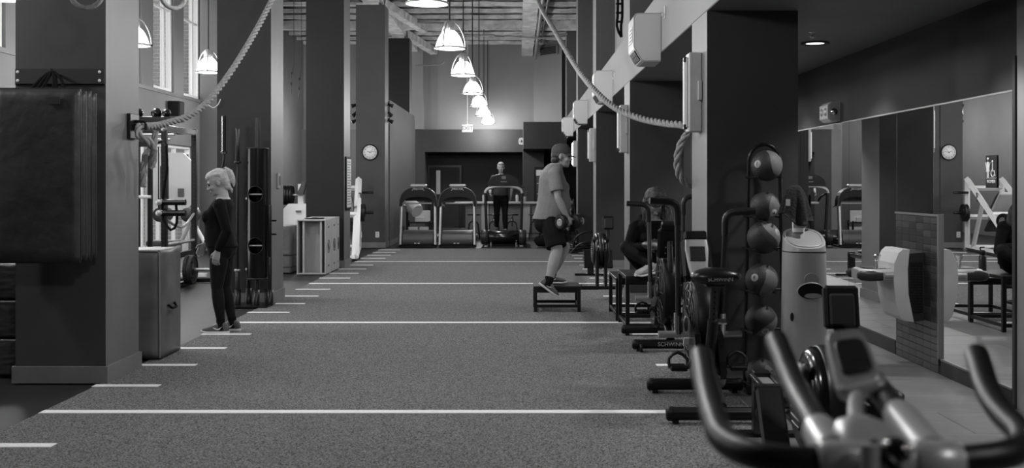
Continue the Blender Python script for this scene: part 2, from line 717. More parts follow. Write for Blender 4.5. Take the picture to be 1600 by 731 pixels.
# partition stub closing the free weight bay, wall above it
sbox('wall_partition', (XL, 23.9, 0), (-5.5, 24.6, CEIL), 'paint_mid')
sbox('wall_partition_edge', (-6.1, 23.86, 0), (-5.9, 23.9, CEIL), 'paint_dark')

# ---------------------------------------------------------------- right side: corridor, upper wall
struct(MB().box((XR1, 7.2, 0), (XR1 + 0.2, ENDY, LOWC)).build('wall_right', 'paint_dark', world=True))
sbox('wall_right_return', (XR1 - 0.02, 7.0, 0), (5.6, 7.2, LOWC), 'paint_return')
sbox('wall_right_near', (5.5, -3.2, 0), (5.7, 7.0, LOWC), 'paint_mid')
sbox('ceiling_corridor', (XR0 + 0.004, -3.2, LOWC - 0.006), (5.7, ENDY, LOWC - 0.0005), 'ceil_paint')
sbox('ceiling_corridor_slab', (XR0 + 0.51, -3.2, LOWC), (5.7, ENDY, LOWC + 0.12), 'ceil_paint')
uw = MB()
uw.box((XR0, -3.2, LOWC), (XR0 + 0.34, ENDY, 3.41))
uw.box((XR0 + 0.34, -3.2, LOWC), (XR0 + 0.5, ENDY, CEIL))
struct(uw.build('wall_right_upper', 'paint_light', world=True))
for y in [2.3] + RCOL + [31.1]:
    m = MB()
    m.box((XR0, y, 3.41), (XR0 + 0.34, y + 0.7, CEIL))
    m.m = [1, 1, 0, 1, 0, 1]
    struct(m.build('trim_pilaster', ['paint_mid', 'paint_light'], world=True))
sbox('trim_corner_bead', (XR1 - 0.035, 7.195, 0), (XR1 - 0.0, 7.235, 2.35), 'paint_dark')
for i, (a, b) in enumerate([(7.28, 8.5), (9.52, 16.0)]):
    sbox('baseboard_right', (XR1 - 0.018, a, 0), (XR1, b, 0.12), 'paint_dark', 0.003)
# mirrors
for i, (a, b, z0) in enumerate([(7.28, 8.53, 0.125), (8.55, 9.5, 1.26), (9.515, 10.87, 0.125), (10.876, 12.74, 0.125), (12.746, 14.6, 0.125), (14.606, 16.0, 0.125)]):
    mr = sbox('mirror_panel', (XR1 - 0.008, a, z0), (XR1, b, 2.12), 'mirror')
    tag(mr, ['frameless wall mirror nearest the camera reflecting the wall clock', 'short wall mirror above the mosaic tile panel', 'wall mirror left of the drinking fountain reflecting a dark column',
             'wall mirror below the emergency light reflecting the treadmills', 'wall mirror mostly hidden behind the wipes dispenser', 'far wall mirror hidden behind the medicine ball column'][i], 'mirror')
    del mr['kind']
sbox('trim_mirror_top', (XR1 - 0.014, 7.24, 2.12), (XR1, 16.0, 2.132), 'frame_metal')
sbox('trim_mirror_foot', (XR1 - 0.02, 7.28, 0.112), (XR1, 8.5, 0.126), 'frame_metal')

# mosaic tile panel behind the drinking fountain
mp = sbox('wall_mosaic', (XR1 - 0.014, 8.54, 0.0), (XR1, 9.5, 1.24), 'mosaic_grout')
mpl = abs_loc(mp)
tms = []
for mm in ('mosaic', 'mosaic_b'):
    me = MB().box((-0.006, 0.0012, 0.003), (0.0, 0.1583, 0.0528), 0.0012).mesh('tile')
    me.materials.append(MATS[mm])
    tms.append(me)
for r in range(22):
    for c in range(6):
        o = bpy.data.objects.new('tile', tms[1 if rnd.random() < 0.3 else 0])
        o.parent = mp
        o.location = Vector((XR1 - 0.014, 8.542 + c * 0.1595, 0.006 + r * 0.0558)) - mpl
        COL.objects.link(o)
sbox('trim_mosaic_side', (XR1 - 0.03, 8.515, 0.12), (XR1, 8.54, 1.26), 'frame_metal')
sbox('trim_mosaic_top', (XR1 - 0.024, 8.54, 1.24), (XR1, 9.515, 1.256), 'frame_metal')

# ---------------------------------------------------------------- end of the hall
sbox('wall_end_upper', (XL, ENDY, 3.26), (XR0 + 0.5, ENDY + 0.2, CEIL), 'paint_light')
sbox('trim_end_left', (-3.55, ENDY - 0.5, 3.26), (-3.04, ENDY, CEIL), 'paint_light')
struct(MB().prism([(0.55, ENDY), (0.55, ENDY - 0.1), (XR0, ENDY - 1.1), (XR0, ENDY)], 'z', 3.26, CEIL).build('wall_end_angle', 'paint_light', world=True))
sbox('wall_end_band_left', (XL, ENDY - 0.3, 2.53), (-3.55, ENDY + 1.2, 3.26), 'paint_wall')
sbox('wall_end_band', (-3.55, ENDY - 0.3, 2.53), (XR0, ENDY + 1.2, 3.26), 'paint_grey')
sbox('wall_end_left_dark', (-3.55, ENDY - 0.3, 0), (-3.0, ENDY + 1.2, 2.53), 'paint_grey')
sbox('wall_end_left', (XL, ENDY - 0.3, 0), (-3.55, ENDY + 1.2, 2.53), 'paint_wall')
sbox('wall_end_niche', (-3.0, ENDY + 1.0, 0), (3.6, ENDY + 1.2, 2.53), 'paint_charcoal')
sbox('wall_end_bulkhead', (0.18, 31.0, 2.5), (XR0, ENDY - 0.3, 3.27), 'paint_dark')
sbox('wall_end_pier', (0.18, 33.0, 0), (0.82, ENDY - 0.3, 2.5), 'paint_grey')
sbox('wall_end_corridor', (XR0, ENDY, 0), (XR1, ENDY + 0.2, LOWC), 'paint_charcoal')
sbox('wall_niche_right', (0.82, ENDY - 0.2, 0), (XR0, ENDY, 2.5), 'paint_charcoal')
sbox('wall_half', (-3.22, 26.12, 0), (-3.07, 32.4, 3.52), 'paint_mid')
sbox('trim_half_wall_end', (-3.23, 32.4, 0), (-3.06, 32.5, 3.4), 'paint_side')
sbox('baseboard_half_wall', (-3.07, 26.12, 0), (-3.05, 32.4, 0.12), 'base_paint')
sbox('wall_back', (-7.4, -3.4, 0), (5.7, -3.2, CEIL), 'paint_mid')
d1 = sbox('door_1', (-2.92, 36.44, 0), (-1.95, 36.49, 2.05), 'paint_dark')
for lo, hi in (((-3.0, 36.42, 0), (-2.93, 36.5, 2.12)), ((-1.94, 36.42, 0), (-1.87, 36.5, 2.12)), ((-2.93, 36.42, 2.05), (-1.94, 36.5, 2.12))):
    MB().box(lo, hi).build('door_frame', 'black_metal', d1, world=True)
MB().box((-2.72, 36.43, 1.15), (-2.58, 36.44, 1.95)).build('door_glass', 'silver', d1, world=True)
MB().cyl((-2.05, 36.38, 1.0), (-2.05, 36.44, 1.0), 0.03).build('door_handle', 'silver', d1, world=True)

# ---------------------------------------------------------------- ceiling
def rough_slab(mb, x0, x1, y0, y1, z, nx, ny, amp, seed):
    q = random.Random(seed)
    vs = [(x0 + (x1 - x0) * i / nx, y0 + (y1 - y0) * j / ny, z + q.uniform(-amp, amp)) for j in range(ny + 1) for i in range(nx + 1)]
    fs = [(j * (nx + 1) + i, (j + 1) * (nx + 1) + i, (j + 1) * (nx + 1) + i + 1, j * (nx + 1) + i + 1) for j in range(ny) for i in range(nx)]
    mb.add(vs, fs, True)


cm = MB()
cm.box((-7.4, -3.4, CEIL + 0.06), (XR0 + 0.5, ENDY + 0.2, CEIL + 0.2))
rough_slab(cm, -7.2, XR0 + 0.45, 20, ENDY, CEIL + 0.03, 60, 120, 0.05, 3)
cl = struct(cm.build('ceiling', 'ceil_foam_shaded', world=True))


def rough_beam(name, p0, p1, wd, ht, m, seed, amp=0.012, nseg=24):
    """lumpy sprayed beam between two points (top centre line)"""
    q = random.Random(seed)
    p0, p1 = Vector(p0), Vector(p1)
    d = (p1 - p0).normalized()
    s_ = d.cross(Vector((0, 0, 1)))
    out = [(-0.5, 0), (-0.5, -0.5), (-0.5, -1), (0, -1), (0.5, -1), (0.5, -0.5), (0.5, 0)]
    vs, fs = [], []
    for i in range(nseg + 1):
        c = p0 + (p1 - p0) * i / nseg
        for u, v in out:
            vs.append(c + s_ * (u * wd + q.uniform(-amp, amp)) + Vector((0, 0, v * ht + q.uniform(-amp, amp))))
    k = len(out)
    for i in range(nseg):
        for j in range(k - 1):
            fs.append((i * k + j, i * k + j + 1, (i + 1) * k + j + 1, (i + 1) * k + j))
    mb = MB()
    mb.add(vs, fs, False)
    return mb.build(name, m, cl, world=True)


for i in range(10):
    y = 25.3 + i * 1.08
    if i == 5:
        continue
    rough_beam('joist', (-6.9, y, CEIL + 0.0), (1.7, y, CEIL + 0.0), 0.16, 0.09, 'joist_foam_lit', 20 + i, 0.012)
for i in range(12):
    y = 24.2 - i * 1.6
    rough_beam('joist', (-6.9, y, CEIL + 0.02), (1.7, y, CEIL + 0.02), 0.13, 0.1, 'joist_foam_lit', 60 + i, nseg=6)
rough_beam('girder', (-6.9, 30.7, CEIL), (1.7, 30.7, CEIL), 0.34, 0.24, 'joist_foam_lit', 50, 0.02)
rough_beam('girder', (0.33, 6, CEIL), (0.33, ENDY, CEIL), 0.36, 0.42, 'joist_foam_lit', 51, nseg=50)
rough_beam('girder', (-3.42, 6, CEIL), (-3.42, ENDY, CEIL), 0.4, 0.34, 'joist_foam_lit', 52, nseg=50)
rough_beam('brace', (-3.3, 31.6, CEIL - 0.1), (-2.7, 35.2, CEIL - 0.2), 0.22, 0.2, 'joist_foam_lit', 53)
rough_beam('brace', (-3.3, 26.3, CEIL - 0.1), (-2.6, 30.2, CEIL - 0.2), 0.2, 0.2, 'joist_foam_lit', 54)
MB().tube(fillet([(-2.9, 29.2, 5.86), (-1.8, 29.2, 5.82), (-1.72, 29.2, 5.55), (-1.3, 29.2, 5.5), (-0.6, 29.2, 5.5)], 0.15), 0.028, 8).build('conduit_pipe', 'conduit', cl, world=True)
MB().tube(fillet([(0.58, 22, 5.72), (0.58, 33.5, 5.6), (0.58, 34.6, 5.5)], 0.2), 0.05, 8).build('duct_pipe', 'conduit', cl, world=True)
MB().tube(fillet([(0.72, 20, 5.8), (0.72, 32.5, 5.74)], 0.2), 0.035, 8).build('conduit_pipe', 'dark_steel', cl, world=True)
MB().tube(fillet([(-0.35, 30.2, 5.62), (0.8, 30.2, 5.55), (1.4, 30.2, 5.68)], 0.2), 0.025, 8).build('conduit_pipe', 'conduit', cl, world=True)
MB().tube(fillet([(-3.05, 32.6, 5.05), (-2.3, 32.6, 5.08), (-2.2, 32.6, 5.16)], 0.1), 0.022, 8).build('conduit_pipe', 'conduit', cl, world=True)

# vent high on the angled end wall
ang = math.atan2(-1.0, 0.87)
vt = thing('air_vent', 'dark louvred air vent in pale frame high on the end wall', 'vent', (1.02, 34.78, 5.62), ang)
MB().box((-0.42, -0.03, 0), (0.42, 0.02, 0.3), 0.005).build('vent_frame', 'paint_light', vt)
for i in range(5):
    MB().cbox((0, -0.036, 0.05 + i * 0.05), (0.74, 0.012, 0.035), 0.002, (0.5, 0, 0)).build('slat', 'black_metal', vt)


# ================================================================== lamps and fixtures
def pendant(x, y, label, group, proto=None, rimz=3.41):
    if proto is None:
        t = thing('pendant_lamp', label, 'lamp', (x, y, rimz), 0.4, group)
        sh = MB().lathe([(0.2, 0.0), (0.198, 0.03), (0.178, 0.1), (0.142, 0.175), (0.105, 0.225), (0.08, 0.245), (0.0, 0.25)], 32)
        s_ = sh.build('lamp_shade', 'lamp_shade', t)
        MB().lathe([(0.0, -0.012), (0.12, -0.01), (0.2, 0.0), (0.2, 0.006), (0.0, 0.006)], 28).build('lens', 'lamp_shade', s_)
        MB().lathe([(0.205, -0.004), (0.225, -0.004), (0.228, 0.014), (0.209, 0.02), (0.205, -0.004)], 32).build('rim', 'lamp_rim', t)
        MB().lathe([(0.075, 0.25), (0.08, 0.27), (0.08, 0.36), (0.05, 0.385), (0.022, 0.4), (0.0, 0.402)], 20).build('socket_cap', 'lamp_metal', t)
        for k in range(3):
            a = 2 * PI * k / 3
            pts = [(0.226, 0.01), (0.222, 0.1), (0.19, 0.22), (0.125, 0.335), (0.04, 0.392)]
            MB().tube(fillet([(r * math.cos(a), r * math.sin(a), z) for r, z in pts], 0.1), 0.01, 6).build('yoke_arm', 'lamp_metal', t)
            MB().ell((0.228 * math.cos(a), 0.228 * math.sin(a), 0.012), 0.016, 8, 6).build('thumb_screw', 'dark_steel', t)
        MB().cyl((0, 0, 0.39), (0, 0, CEIL + 0.06 - rimz), 0.012, n=8).build('stem', 'lamp_cord', t)
    else:
        t = copy_tree(proto)
        t.location = (x, y, rimz)
        t.rotation_euler = (0, 0, rnd.uniform(0, 2))
        tag(t, label, 'lamp', group)
    l = bpy.data.lights.new('lamp_light', 'POINT')
    l.energy = PEND_W
    l.shadow_soft_size = 0.14
    lo = bpy.data.objects.new('lamp_light', l)
    lo.location = (x, y, rimz - 0.19)
    COL.objects.link(lo)
    return t


words = ['cut off by the top edge above the turf', 'largest whole lamp in the row over the turf', 'third lamp counted from the camera', 'fourth lamp counted from the camera', 'fifth lamp counted from the camera', 'sixth lamp counted from the camera', 'farthest and smallest lamp']
p0 = None
for i in range(7):
    t = pendant(-0.96 + 0.004 * i, 11.5 + 3.82 * i, 'glowing white pendant lamp, ' + words[i], 'pendant lamps over the turf', p0)
    p0 = p0 or t
for i, y in enumerate((7.7, 3.9)):
    pendant(-0.96, y, 'white pendant lamp over the turf above the frame, ' + ('first', 'second')[i] + ' in front of the view', 'pendant lamps over the turf', p0)
for i, (y, lb) in enumerate([(18.6, 'white pendant lamp hanging between the left columns beside the rope'), (15.0, 'white pendant lamp half hidden behind the near left column'), (11.2, 'white pendant lamp in the top left corner, only its rim showing'),
                             (7.4, 'white pendant lamp over the left bay, above the frame'), (22.4, 'added white pendant lamp, unseen behind the second left column'), (29.6, 'added white pendant lamp, unseen behind the third left column'), (32.5, 'added farthest white pendant lamp of the left bay, unseen behind the third column')]):  # last three: unseen lamps added to brighten the far left bay
    pendant(-5.3, y, lb, 'pendant lamps over the weights bay', p0)

# recessed downlights in the corridor
dl0 = None
for i, (x, y) in enumerate([(2.73, 9.93), (2.73, 7.3), (2.73, 12.5), (2.73, 15.1), (2.73, 4.7), (2.73, 18.0), (3.9, 5.0), (1.95, 0.5), (2.73, 2.1)]):  # last two: unseen downlights added to light the studio bike
    lb = ['round recessed downlight in the corridor ceiling above the mirrors', 'recessed downlight above the drinking fountain, out of view', 'recessed downlight behind the medicine ball column', 'recessed downlight farther down the corridor', 'recessed downlight above the rowing machine, out of view', 'recessed downlight at the far corridor end', 'recessed downlight beside the corridor, out of view', 'recessed downlight above the studio bike, out of view', 'recessed downlight between studio bike and rower, out of view'][i]
    if dl0 is None:
        t = dl0 = thing('downlight', lb, 'lamp', (x, y, LOWC - 0.0185), 0, 'corridor downlights')
        MB().lathe([(0.085, 0.011), (0.085, 0.0), (0.125, -0.004), (0.128, 0.011)], 28).build('trim_ring', 'paint_dark', t)
        MB().lathe([(0.0, 0.004), (0.09, 0.004), (0.09, 0.011), (0.0, 0.011)], 24).build('diffuser', 'down_glow', t)
    else:
        t = copy_tree(dl0)
        t.location = (x, y, LOWC - 0.0185)
        tag(t, lb, 'lamp', 'corridor downlights')
    l = bpy.data.lights.new('downlight_light', 'SPOT')
    l.energy, l.spot_size, l.spot_blend, l.shadow_soft_size = DOWN_W * 4, 1.9, 0.5, 0.07
    lo = bpy.data.objects.new('downlight_light', l)
    lo.location = (x, y, LOWC - 0.035)
    COL.objects.link(lo)
tag(MB().lathe([(0.0, -0.05), (0.02, -0.05), (0.025, -0.035), (0.01, -0.03), (0.01, -0.01), (0.03, -0.004), (0.03, 0.0)], 14, TR((2.52, 9.25, LOWC - 0.006))).build('sprinkler_head', 'lamp_metal', world=True), 'small fire sprinkler head beside the corridor downlight', 'sprinkler')

# wall-mounted unit heaters on the right upper wall
ht0 = None
for i, (y, lb) in enumerate([(10.72, 'largest pale boxy wall heater, nearest on the right wall'), (16.15, 'second pale wall heater, crossed by the hanging rope'), (21.9, 'third pale wall heater counted from the camera'), (27.5, 'farthest and smallest pale wall heater')]):
    if ht0 is None:
        t = ht0 = thing('wall_heater', lb, 'heater', (XR0, y, 2.71), 0, 'pale heaters on the right wall')
        prof = [(0, 0.0), (-0.16, 0.0), (-0.19, 0.01), (-0.262, 0.13), (-0.268, 0.15), (-0.268, 0.44), (-0.25, 0.472), (-0.225, 0.48), (0, 0.48)]
        MB().prism(prof, 'y', 0.0, 0.5).build('casing', 'pale_plastic', t)
        for a, b in ((0.0, -0.004), (0.5, 0.504)):
            MB().prism([(x * 0.96, 0.012 + z * 0.95) for x, z in prof], 'y', a, b).build('end_plate', 'white_plastic', t)
        d = (-0.072, 0.12)
        for r in range(2):
            for c in range(4):
                m = MB()
                q = 0.18 + r * 0.4
                px_, pz = -0.19 + d[0] * (q + 0.11), 0.01 + d[1] * (q + 0.11)
                m.cbox((px_ - 0.004, 0.075 + c * 0.117, pz - 0.004), (0.05, 0.09, 0.012), 0.002, (0, -2.11, 0))
                m.build('louvre_opening', 'black_plastic', t)
        MB().box((-0.274, 0.08, 0.2), (-0.269, 0.42, 0.36)).build('rating_label', 'print_light', t)
        for r in range(4):
            MB().box((-0.2755, 0.1, 0.22 + r * 0.035), (-0.273, 0.34 - 0.05 * (r % 2), 0.232 + r * 0.035)).build('print_row', 'print_grey', t)
    else:
        t = copy_tree(ht0)
        t.location = (XR0, y, 2.71)
        tag(t, lb, 'heater', 'pale heaters on the right wall')

# fluorescent wall sconces on the side of the right columns
sc0 = None
for i, (y, lb) in enumerate([(8.32, 'slim vertical wall sconce, largest, by the rope loop'), (13.87, 'slim vertical wall sconce on the second right column'), (19.7, 'slim vertical wall sconce on the third right column'), (25.5, 'lit vertical wall sconce at the man\'s face level, farthest')]):
    if sc0 is None:
        t = sc0 = thing('wall_sconce', lb, 'sconce', (XR0, y, 1.9), 0, 'vertical sconces on the right columns')
        MB().box((-0.1, 0.0, 0.0), (-0.0, 0.16, 0.61), 0.008).build('housing', 'pale_plastic', t)
        MB().box((-0.113, 0.045, 0.035), (-0.1, 0.115, 0.575), 0.004).build('recess', 'pale_plastic', t)
        MB().cyl((-0.122, 0.08, 0.06), (-0.122, 0.08, 0.55), 0.013, n=10).build('tube', 'tube_glow', t)
        for z in (0.04, 0.56):
            MB().cbox((-0.118, 0.08, z), (0.026, 0.035, 0.04), 0.003).build('lamp_holder', 'dark_plastic', t)
        MB().box((-0.035, -0.035, 0.24), (-0.005, 0.0, 0.39), 0.004).build('ballast_cover', 'pale_plastic', t)
    else:
        t = copy_tree(sc0)
        t.location = (XR0, y, 1.9)
        tag(t, lb, 'sconce', 'vertical sconces on the right columns')
        if i == 3:
            for ch in t.children:
                if ch.name.startswith('tube') or ch.name.startswith('recess'):
                    ch.data = ch.data.copy()
                    ch.data.materials[0] = MATS['down_glow']
for y, z, lb in [(10.35, 3.08, 'small white bracket on the wall beside the nearest heater'), (15.75, 3.0, 'small white bracket beside the second heater')]:
    b = thing('cable_bracket', lb, 'bracket', (XR0, y, z), 0, 'small wall brackets')
    MB().box((-0.012, 0, 0), (0, 0.035, 0.12), 0.003).build('plate', 'white_plastic', b)
    MB().box((-0.04, 0.008, 0.02), (-0.012, 0.027, 0.05), 0.003).build('clip', 'white_plastic', b)

# emergency lights
for (x, y, z, rz, lb) in [(XR1, 11.2, 2.145, 0, 'twin-beam emergency light box above the corridor mirrors'), (0.18, 31.15, 2.62, 0, 'emergency light box at the end wall beside the bulkhead')]:
    t = thing('emergency_light', lb, 'light', (x, y, z), rz)
    MB().prism([(0, 0), (-0.09, 0), (-0.13, 0.03), (-0.13, 0.17), (-0.09, 0.2), (0, 0.2)], 'y', 0, 0.3).build('case', 'pale_plastic', t)
    for yy in (0.08, 0.22):
        MB().lathe([(0.0, 0.012), (0.035, 0.01), (0.042, 0.0)], 16, TR((-0.13, yy, 0.1)) @ RY(-PI / 2)).build('lamp_head', 'silver_paint', t)
    MB().lathe([(0.0, 0), (0.03, 0.0), (0.034, 0.01), (0.0, 0.012)], 16, TR((-0.065, 0.0, 0.1)) @ RX(PI / 2)).build('side_lamp', 'chrome', t)
    MB().box((-0.11, -0.004, 0.015), (-0.02, 0.0, 0.185)).build('end_plate', 'silver_paint', t)

# exit sign on its stem
ex = thing('exit_sign', 'small illuminated exit sign hanging on a stem before the end wall', 'sign', (-1.47, 32.0, 3.02))
MB().box((-0.16, -0.03, 0), (0.16, 0.03, 0.23), 0.008).build('housing', 'sign_glow', ex)
MB().cyl((0, 0, 0.23), (0, 0, CEIL - 3.04), 0.012, n=8).build('stem', 'white_metal', ex)
MB().lathe([(0.05, 0), (0.05, 0.02), (0.0, 0.03)], 12, TR((0, 0, 0.23))).build('canopy_cap', 'white_metal', ex)
lettering('exit_word', 'EXIT', 0.17, 'print_grey', MF(0, -0.032, 0.115), ex)

# clock on the fourth left column
ck = thing('wall_clock', 'round white wall clock with black numerals on the far left column', 'clock', (-3.445, 25.4, 2.235))
MB().lathe([(0.0, 0), (0.185, 0.0), (0.19, 0.02), (0.185, 0.04), (0.168, 0.042), (0.165, 0.03), (0.0, 0.03)], 40, RX(PI / 2)).build('case', 'black_plastic', ck)
MB().lathe([(0.0, 0.03), (0.164, 0.03), (0.164, 0.036), (0.0, 0.036)], 40, RX(PI / 2)).build('dial', 'white_plastic', ck)
for h in range(1, 13):
    a = PI / 2 - h * PI / 6
    lettering('numeral', str(h), 0.052, 'print_dark', MF(0.132 * math.cos(a), -0.0375, 0.132 * math.sin(a)), ck)
for ang_, ln, wd, nm in ((-64, 0.075, 0.012, 'hour_hand'), (78, 0.115, 0.009, 'minute_hand'), (40, 0.12, 0.004, 'second_hand')):
    M = TR((0, -0.041, 0)) @ RY(math.radians(ang_))
    MB().box((-wd / 2, -0.002, -0.02), (wd / 2, 0.002, ln), 0.0, M).build(nm, 'print_dark', ck)

# power outlets and the switch
for i, (px, lb) in enumerate([(562.5, 'left one of two white power outlets below the clock'), (589.5, 'right one of two white power outlets below the clock')]):
    p = P(px, 371, 25.385)
    o = thing('power_outlet', lb, 'outlet', (p.x, 25.4, p.z), 0, 'outlets below the clock')
    MB().box((-0.045, -0.008, 0), (0.045, 0, 0.135), 0.003).build('plate', 'white_plastic', o)
    for z in (0.04, 0.095):
        MB().cbox((0, -0.009, z), (0.04, 0.004, 0.032), 0.001).build('socket', 'pale_plastic', o)
sw = thing('wall_switch', 'steel wall switch box on the second left column', 'switch', (-3.1, 13.98, 1.44))
MB().box((0, 0, 0), (0.02, 0.11, 0.2), 0.003).build('plate', 'silver_paint', sw)
MB().box((0.02, 0.035, 0.04), (0.03, 0.075, 0.16), 0.003).build('rocker', 'chrome', sw)

# small spotlights clustered on the fourth left column
sp = thing('spotlight_cluster', 'three small black and chrome spotlights on the far left column side', 'spotlight', (-3.1, 25.75, 2.95))
MB().cyl((0.03, 0, 0), (0.03, 0, 0.5), 0.012, n=8).build('rail', 'dark_steel', sp)
for z, a in ((0.42, 0.35), (0.22, 0.9), (0.05, 0.5)):
    M = TR((0.07, -0.02, z)) @ RX(0.3) @ RY(PI / 2 + a)
    h = MB().lathe([(0.0, -0.05), (0.03, -0.05), (0.035, 0.02), (0.05, 0.07), (0.05, 0.09), (0.0, 0.08)], 14, M).build('lamp_head', 'black_metal', sp)
    MB().lathe([(0.0, 0.085), (0.042, 0.092), (0.0, 0.094)], 14, M).build('lens', 'chrome', h)
    MB().cyl((0, 0, z - 0.03), (0.07, -0.02, z), 0.01, n=6).build('bracket', 'lamp_metal', sp)
sq = copy_tree(sp)
sq.location = (-3.78, 25.75, 2.95)
sq.rotation_euler = (0, 0, PI)
tag(sq, 'small spotlights in the gap left of the clock column', 'spotlight')
MB().tube(fillet([(0.004, 0.5, 0.1), (0.004, 0.62, 0.1), (0.004, 0.62, -0.5)], 0.03), 0.006, 6).build('cable', 'dark_steel', sp)


# ================================================================== ropes and rings
def smooth_path(pts, step):
    pts = [Vector(p) for p in pts]
    q = [pts[0] * 2 - pts[1]] + pts + [pts[-1] * 2 - pts[-2]]
    out = []
    for i in range(1, len(q) - 2):
        a, b, c, d = q[i - 1], q[i], q[i + 1], q[i + 2]
        n_ = max(2, int((c - b).length / step))
        for k in range(n_):
            t = k / n_
            out.append(0.5 * ((2 * b) + (c - a) * t + (2 * a - 5 * b + 4 * c - d) * t * t + (3 * b - a - 3 * c + d) * t ** 3))
    out.append(pts[-1])
    return out


def laid_rope(parent, pts, R, pitch=0.26, m='rope', name='strand'):
    path = smooth_path(pts, pitch / 9)
    a = None
    fr = []
    L = 0
    for i, p in enumerate(path):
        d = (path[min(i + 1, len(path) - 1)] - path[max(i - 1, 0)]).normalized()
        if a is None:
            a, _ = frame_of(d)
        a = (a - d * a.dot(d)).normalized()
        if i:
            L += (p - path[i - 1]).length
        fr.append((p, a.copy(), d.cross(a), L))
    for k in range(3):
        tp = []
        for p, u, v, l in fr:
            t = 2 * PI * (l / pitch + k / 3)
            tp.append(p + (u * math.cos(t) + v * math.sin(t)) * R * 0.57)
        MB().tube(tp, R * 0.5, 8).build(name, m, parent, world=True)


hk = P(213, 197, 8.78)
rl = thing('climbing_rope', 'thick twisted rope slanting up to the ceiling from the near left column', 'rope', (hk.x + 0.06, hk.y, 0.9))
laid_rope(rl, [P(505, -262, 14.0), P(470, -100, 13.3), P(425, 0, 12.4), P(380, 82, 11.4), P(335, 147, 10.6), P(300, 178, 10.0), P(262, 192, 9.45), P(232, 198, 8.95), P(219, 196, 8.72), P(217, 212, 8.62), P(232, 220, 8.62), P(240, 236, 8.7), P(237, 262, 8.75)], 0.031)
laid_rope(rl, [P(243, 205, 8.8), P(240, 228, 8.8), P(230, 238, 8.78), P(225, 252, 8.75), P(224, 292, 8.75)], 0.027)
MB().box((-3.1, 8.6, 1.86), (-3.07, 8.8, 2.06), 0.004).build('anchor_plate', 'black_metal', rl, world=True)
MB().tube(fillet([(-3.08, 8.7, 2.0), (-2.98, 8.7, 2.0), (-2.98, 8.7, 1.93)], 0.03), 0.012, 8).build('hook', 'black_metal', rl, world=True)
rr = thing('climbing_rope', 'thick twisted rope sagging across the right columns to a hanging loop', 'rope', (1.38, 8.85, 1.45))
laid_rope(rr, [P(812, -152, 17.6), P(826, -60, 16.6), P(840, 0, 15.5), P(868, 50, 13.8), P(900, 104, 12.3), P(930, 142, 11.2), P(962, 169, 10.4), P(1000, 185, 9.8), P(1040, 193, 9.25), P(1068, 196, 8.9), P(1076, 206, 8.87), P(1065, 222, 8.88), P(1058, 250, 8.9), P(1063, 276, 8.94), P(1078, 289, 9.0), P(1092, 292, 9.06)], 0.031)
MB().box((1.38, 8.82, 1.93), (1.45, 8.92, 2.05), 0.006).build('anchor_bracket', 'black_metal', rr, world=True)

for i, (px, y, rz, zb, lb) in enumerate([(135, 7.15, 0.15, 2.645, 'wooden gymnastics ring hanging before the near left column'), (270, 7.6, 0.9, 2.715, 'wooden gymnastics ring hanging before the windows')]):
    x = (px - VPX) * y / FPX
    g = thing('gymnastic_ring', lb, 'ring', (x, y, zb), rz, 'pair of gymnastics rings')
    R, r = 0.103, 0.016
    MB().tube([(R * math.cos(t), 0, R + r + R * math.sin(t)) for t in [2 * PI * k / 40 for k in range(40)]], r, 12, closed=True).build('hoop', 'rope', g)
    MB().box((-0.014, -0.003, 2 * R + r), (0.014, 0.003, CEIL - 0.02 - zb)).build('strap', 'cloth_black', g)
    MB().cbox((0, 0, 2 * R + 0.3), (0.04, 0.012, 0.05), 0.003).build('buckle', 'dark_steel', g)

# ================================================================== around the near left column
bd = thing('hanging_rail', 'painted board with four bolts across the near left column', 'board', (-3.44, 8.165, 2.25))
MB().box((-0.335, -0.02, 0), (0.335, 0, 0.115), 0.002).build('plank', 'paint_dark', bd)
MB().box((-0.338, -0.012, -0.006), (0.338, 0, 0.0)).build('shadow_strip', 'black_metal', bd)  # black strip standing in for the shade under the board
for x in (-0.315, 0.3):
    for z in (0.025, 0.09):
        MB().lathe([(0.0, 0.006), (0.008, 0.005), (0.012, 0.0)], 12, TR((x, -0.02, z)) @ RX(PI / 2)).build('bolt', 'white_metal', bd)
MB().tube(fillet([(0.01, -0.02, 0.06), (0.01, -0.18, 0.06), (0.01, -0.18, 0.1)], 0.02), 0.011, 8).build('peg', 'black_metal', bd)


def cushion(mb, lo, hi, r=0.02, puff=0.007, nx=18, nz=26, M=None, axis='y'):
    """panel with softly bulged -y and +y faces"""
    x0, y0, z0 = lo
    x1, y1, z1 = hi
    q = random.Random(int(abs(x0 * 971 + z1 * 133 + y0 * 77) * 100))
    vs, fs = [], []
    for side in (0, 1):
        for j in range(nz + 1):
            for i in range(nx + 1):
                u, v = i / nx, j / nz
                e = min(1, min(u, 1 - u) * 16, min(v, 1 - v) * 22)
                e = math.sqrt(max(0, 1 - (1 - e) ** 2))
                pf = puff * (math.sin(PI * u) * math.sin(PI * v)) ** 0.5 + q.uniform(-0.0035, 0.0035) * e
                ins = (1 - e) * r
                y = (y0 - pf + ins) if side == 0 else (y1 + pf - ins)
                vs.append((x0 + (x1 - x0) * u, y, z0 + (z1 - z0) * v))
    k = (nx + 1) * (nz + 1)
    for j in range(nz):
        for i in range(nx):
            a = j * (nx + 1) + i
            fs.append((a, a + 1, a + nx + 2, a + nx + 1))
            fs.append((k + a, k + a + nx + 1, k + a + nx + 2, k + a + 1))
    for i in range(nx):
        fs.append((i + 1, i, k + i, k + i + 1))
        a = nz * (nx + 1) + i
        fs.append((a, a + 1, k + a + 1, k + a))
    for j in range(nz):
        a = j * (nx + 1)
        fs.append((a, a + nx + 1, k + a + nx + 1, k + a))
        a += nx
        fs.append((a + nx + 1, a, k + a, k + a + nx + 1))
    return mb.add(vs, fs, True, M)


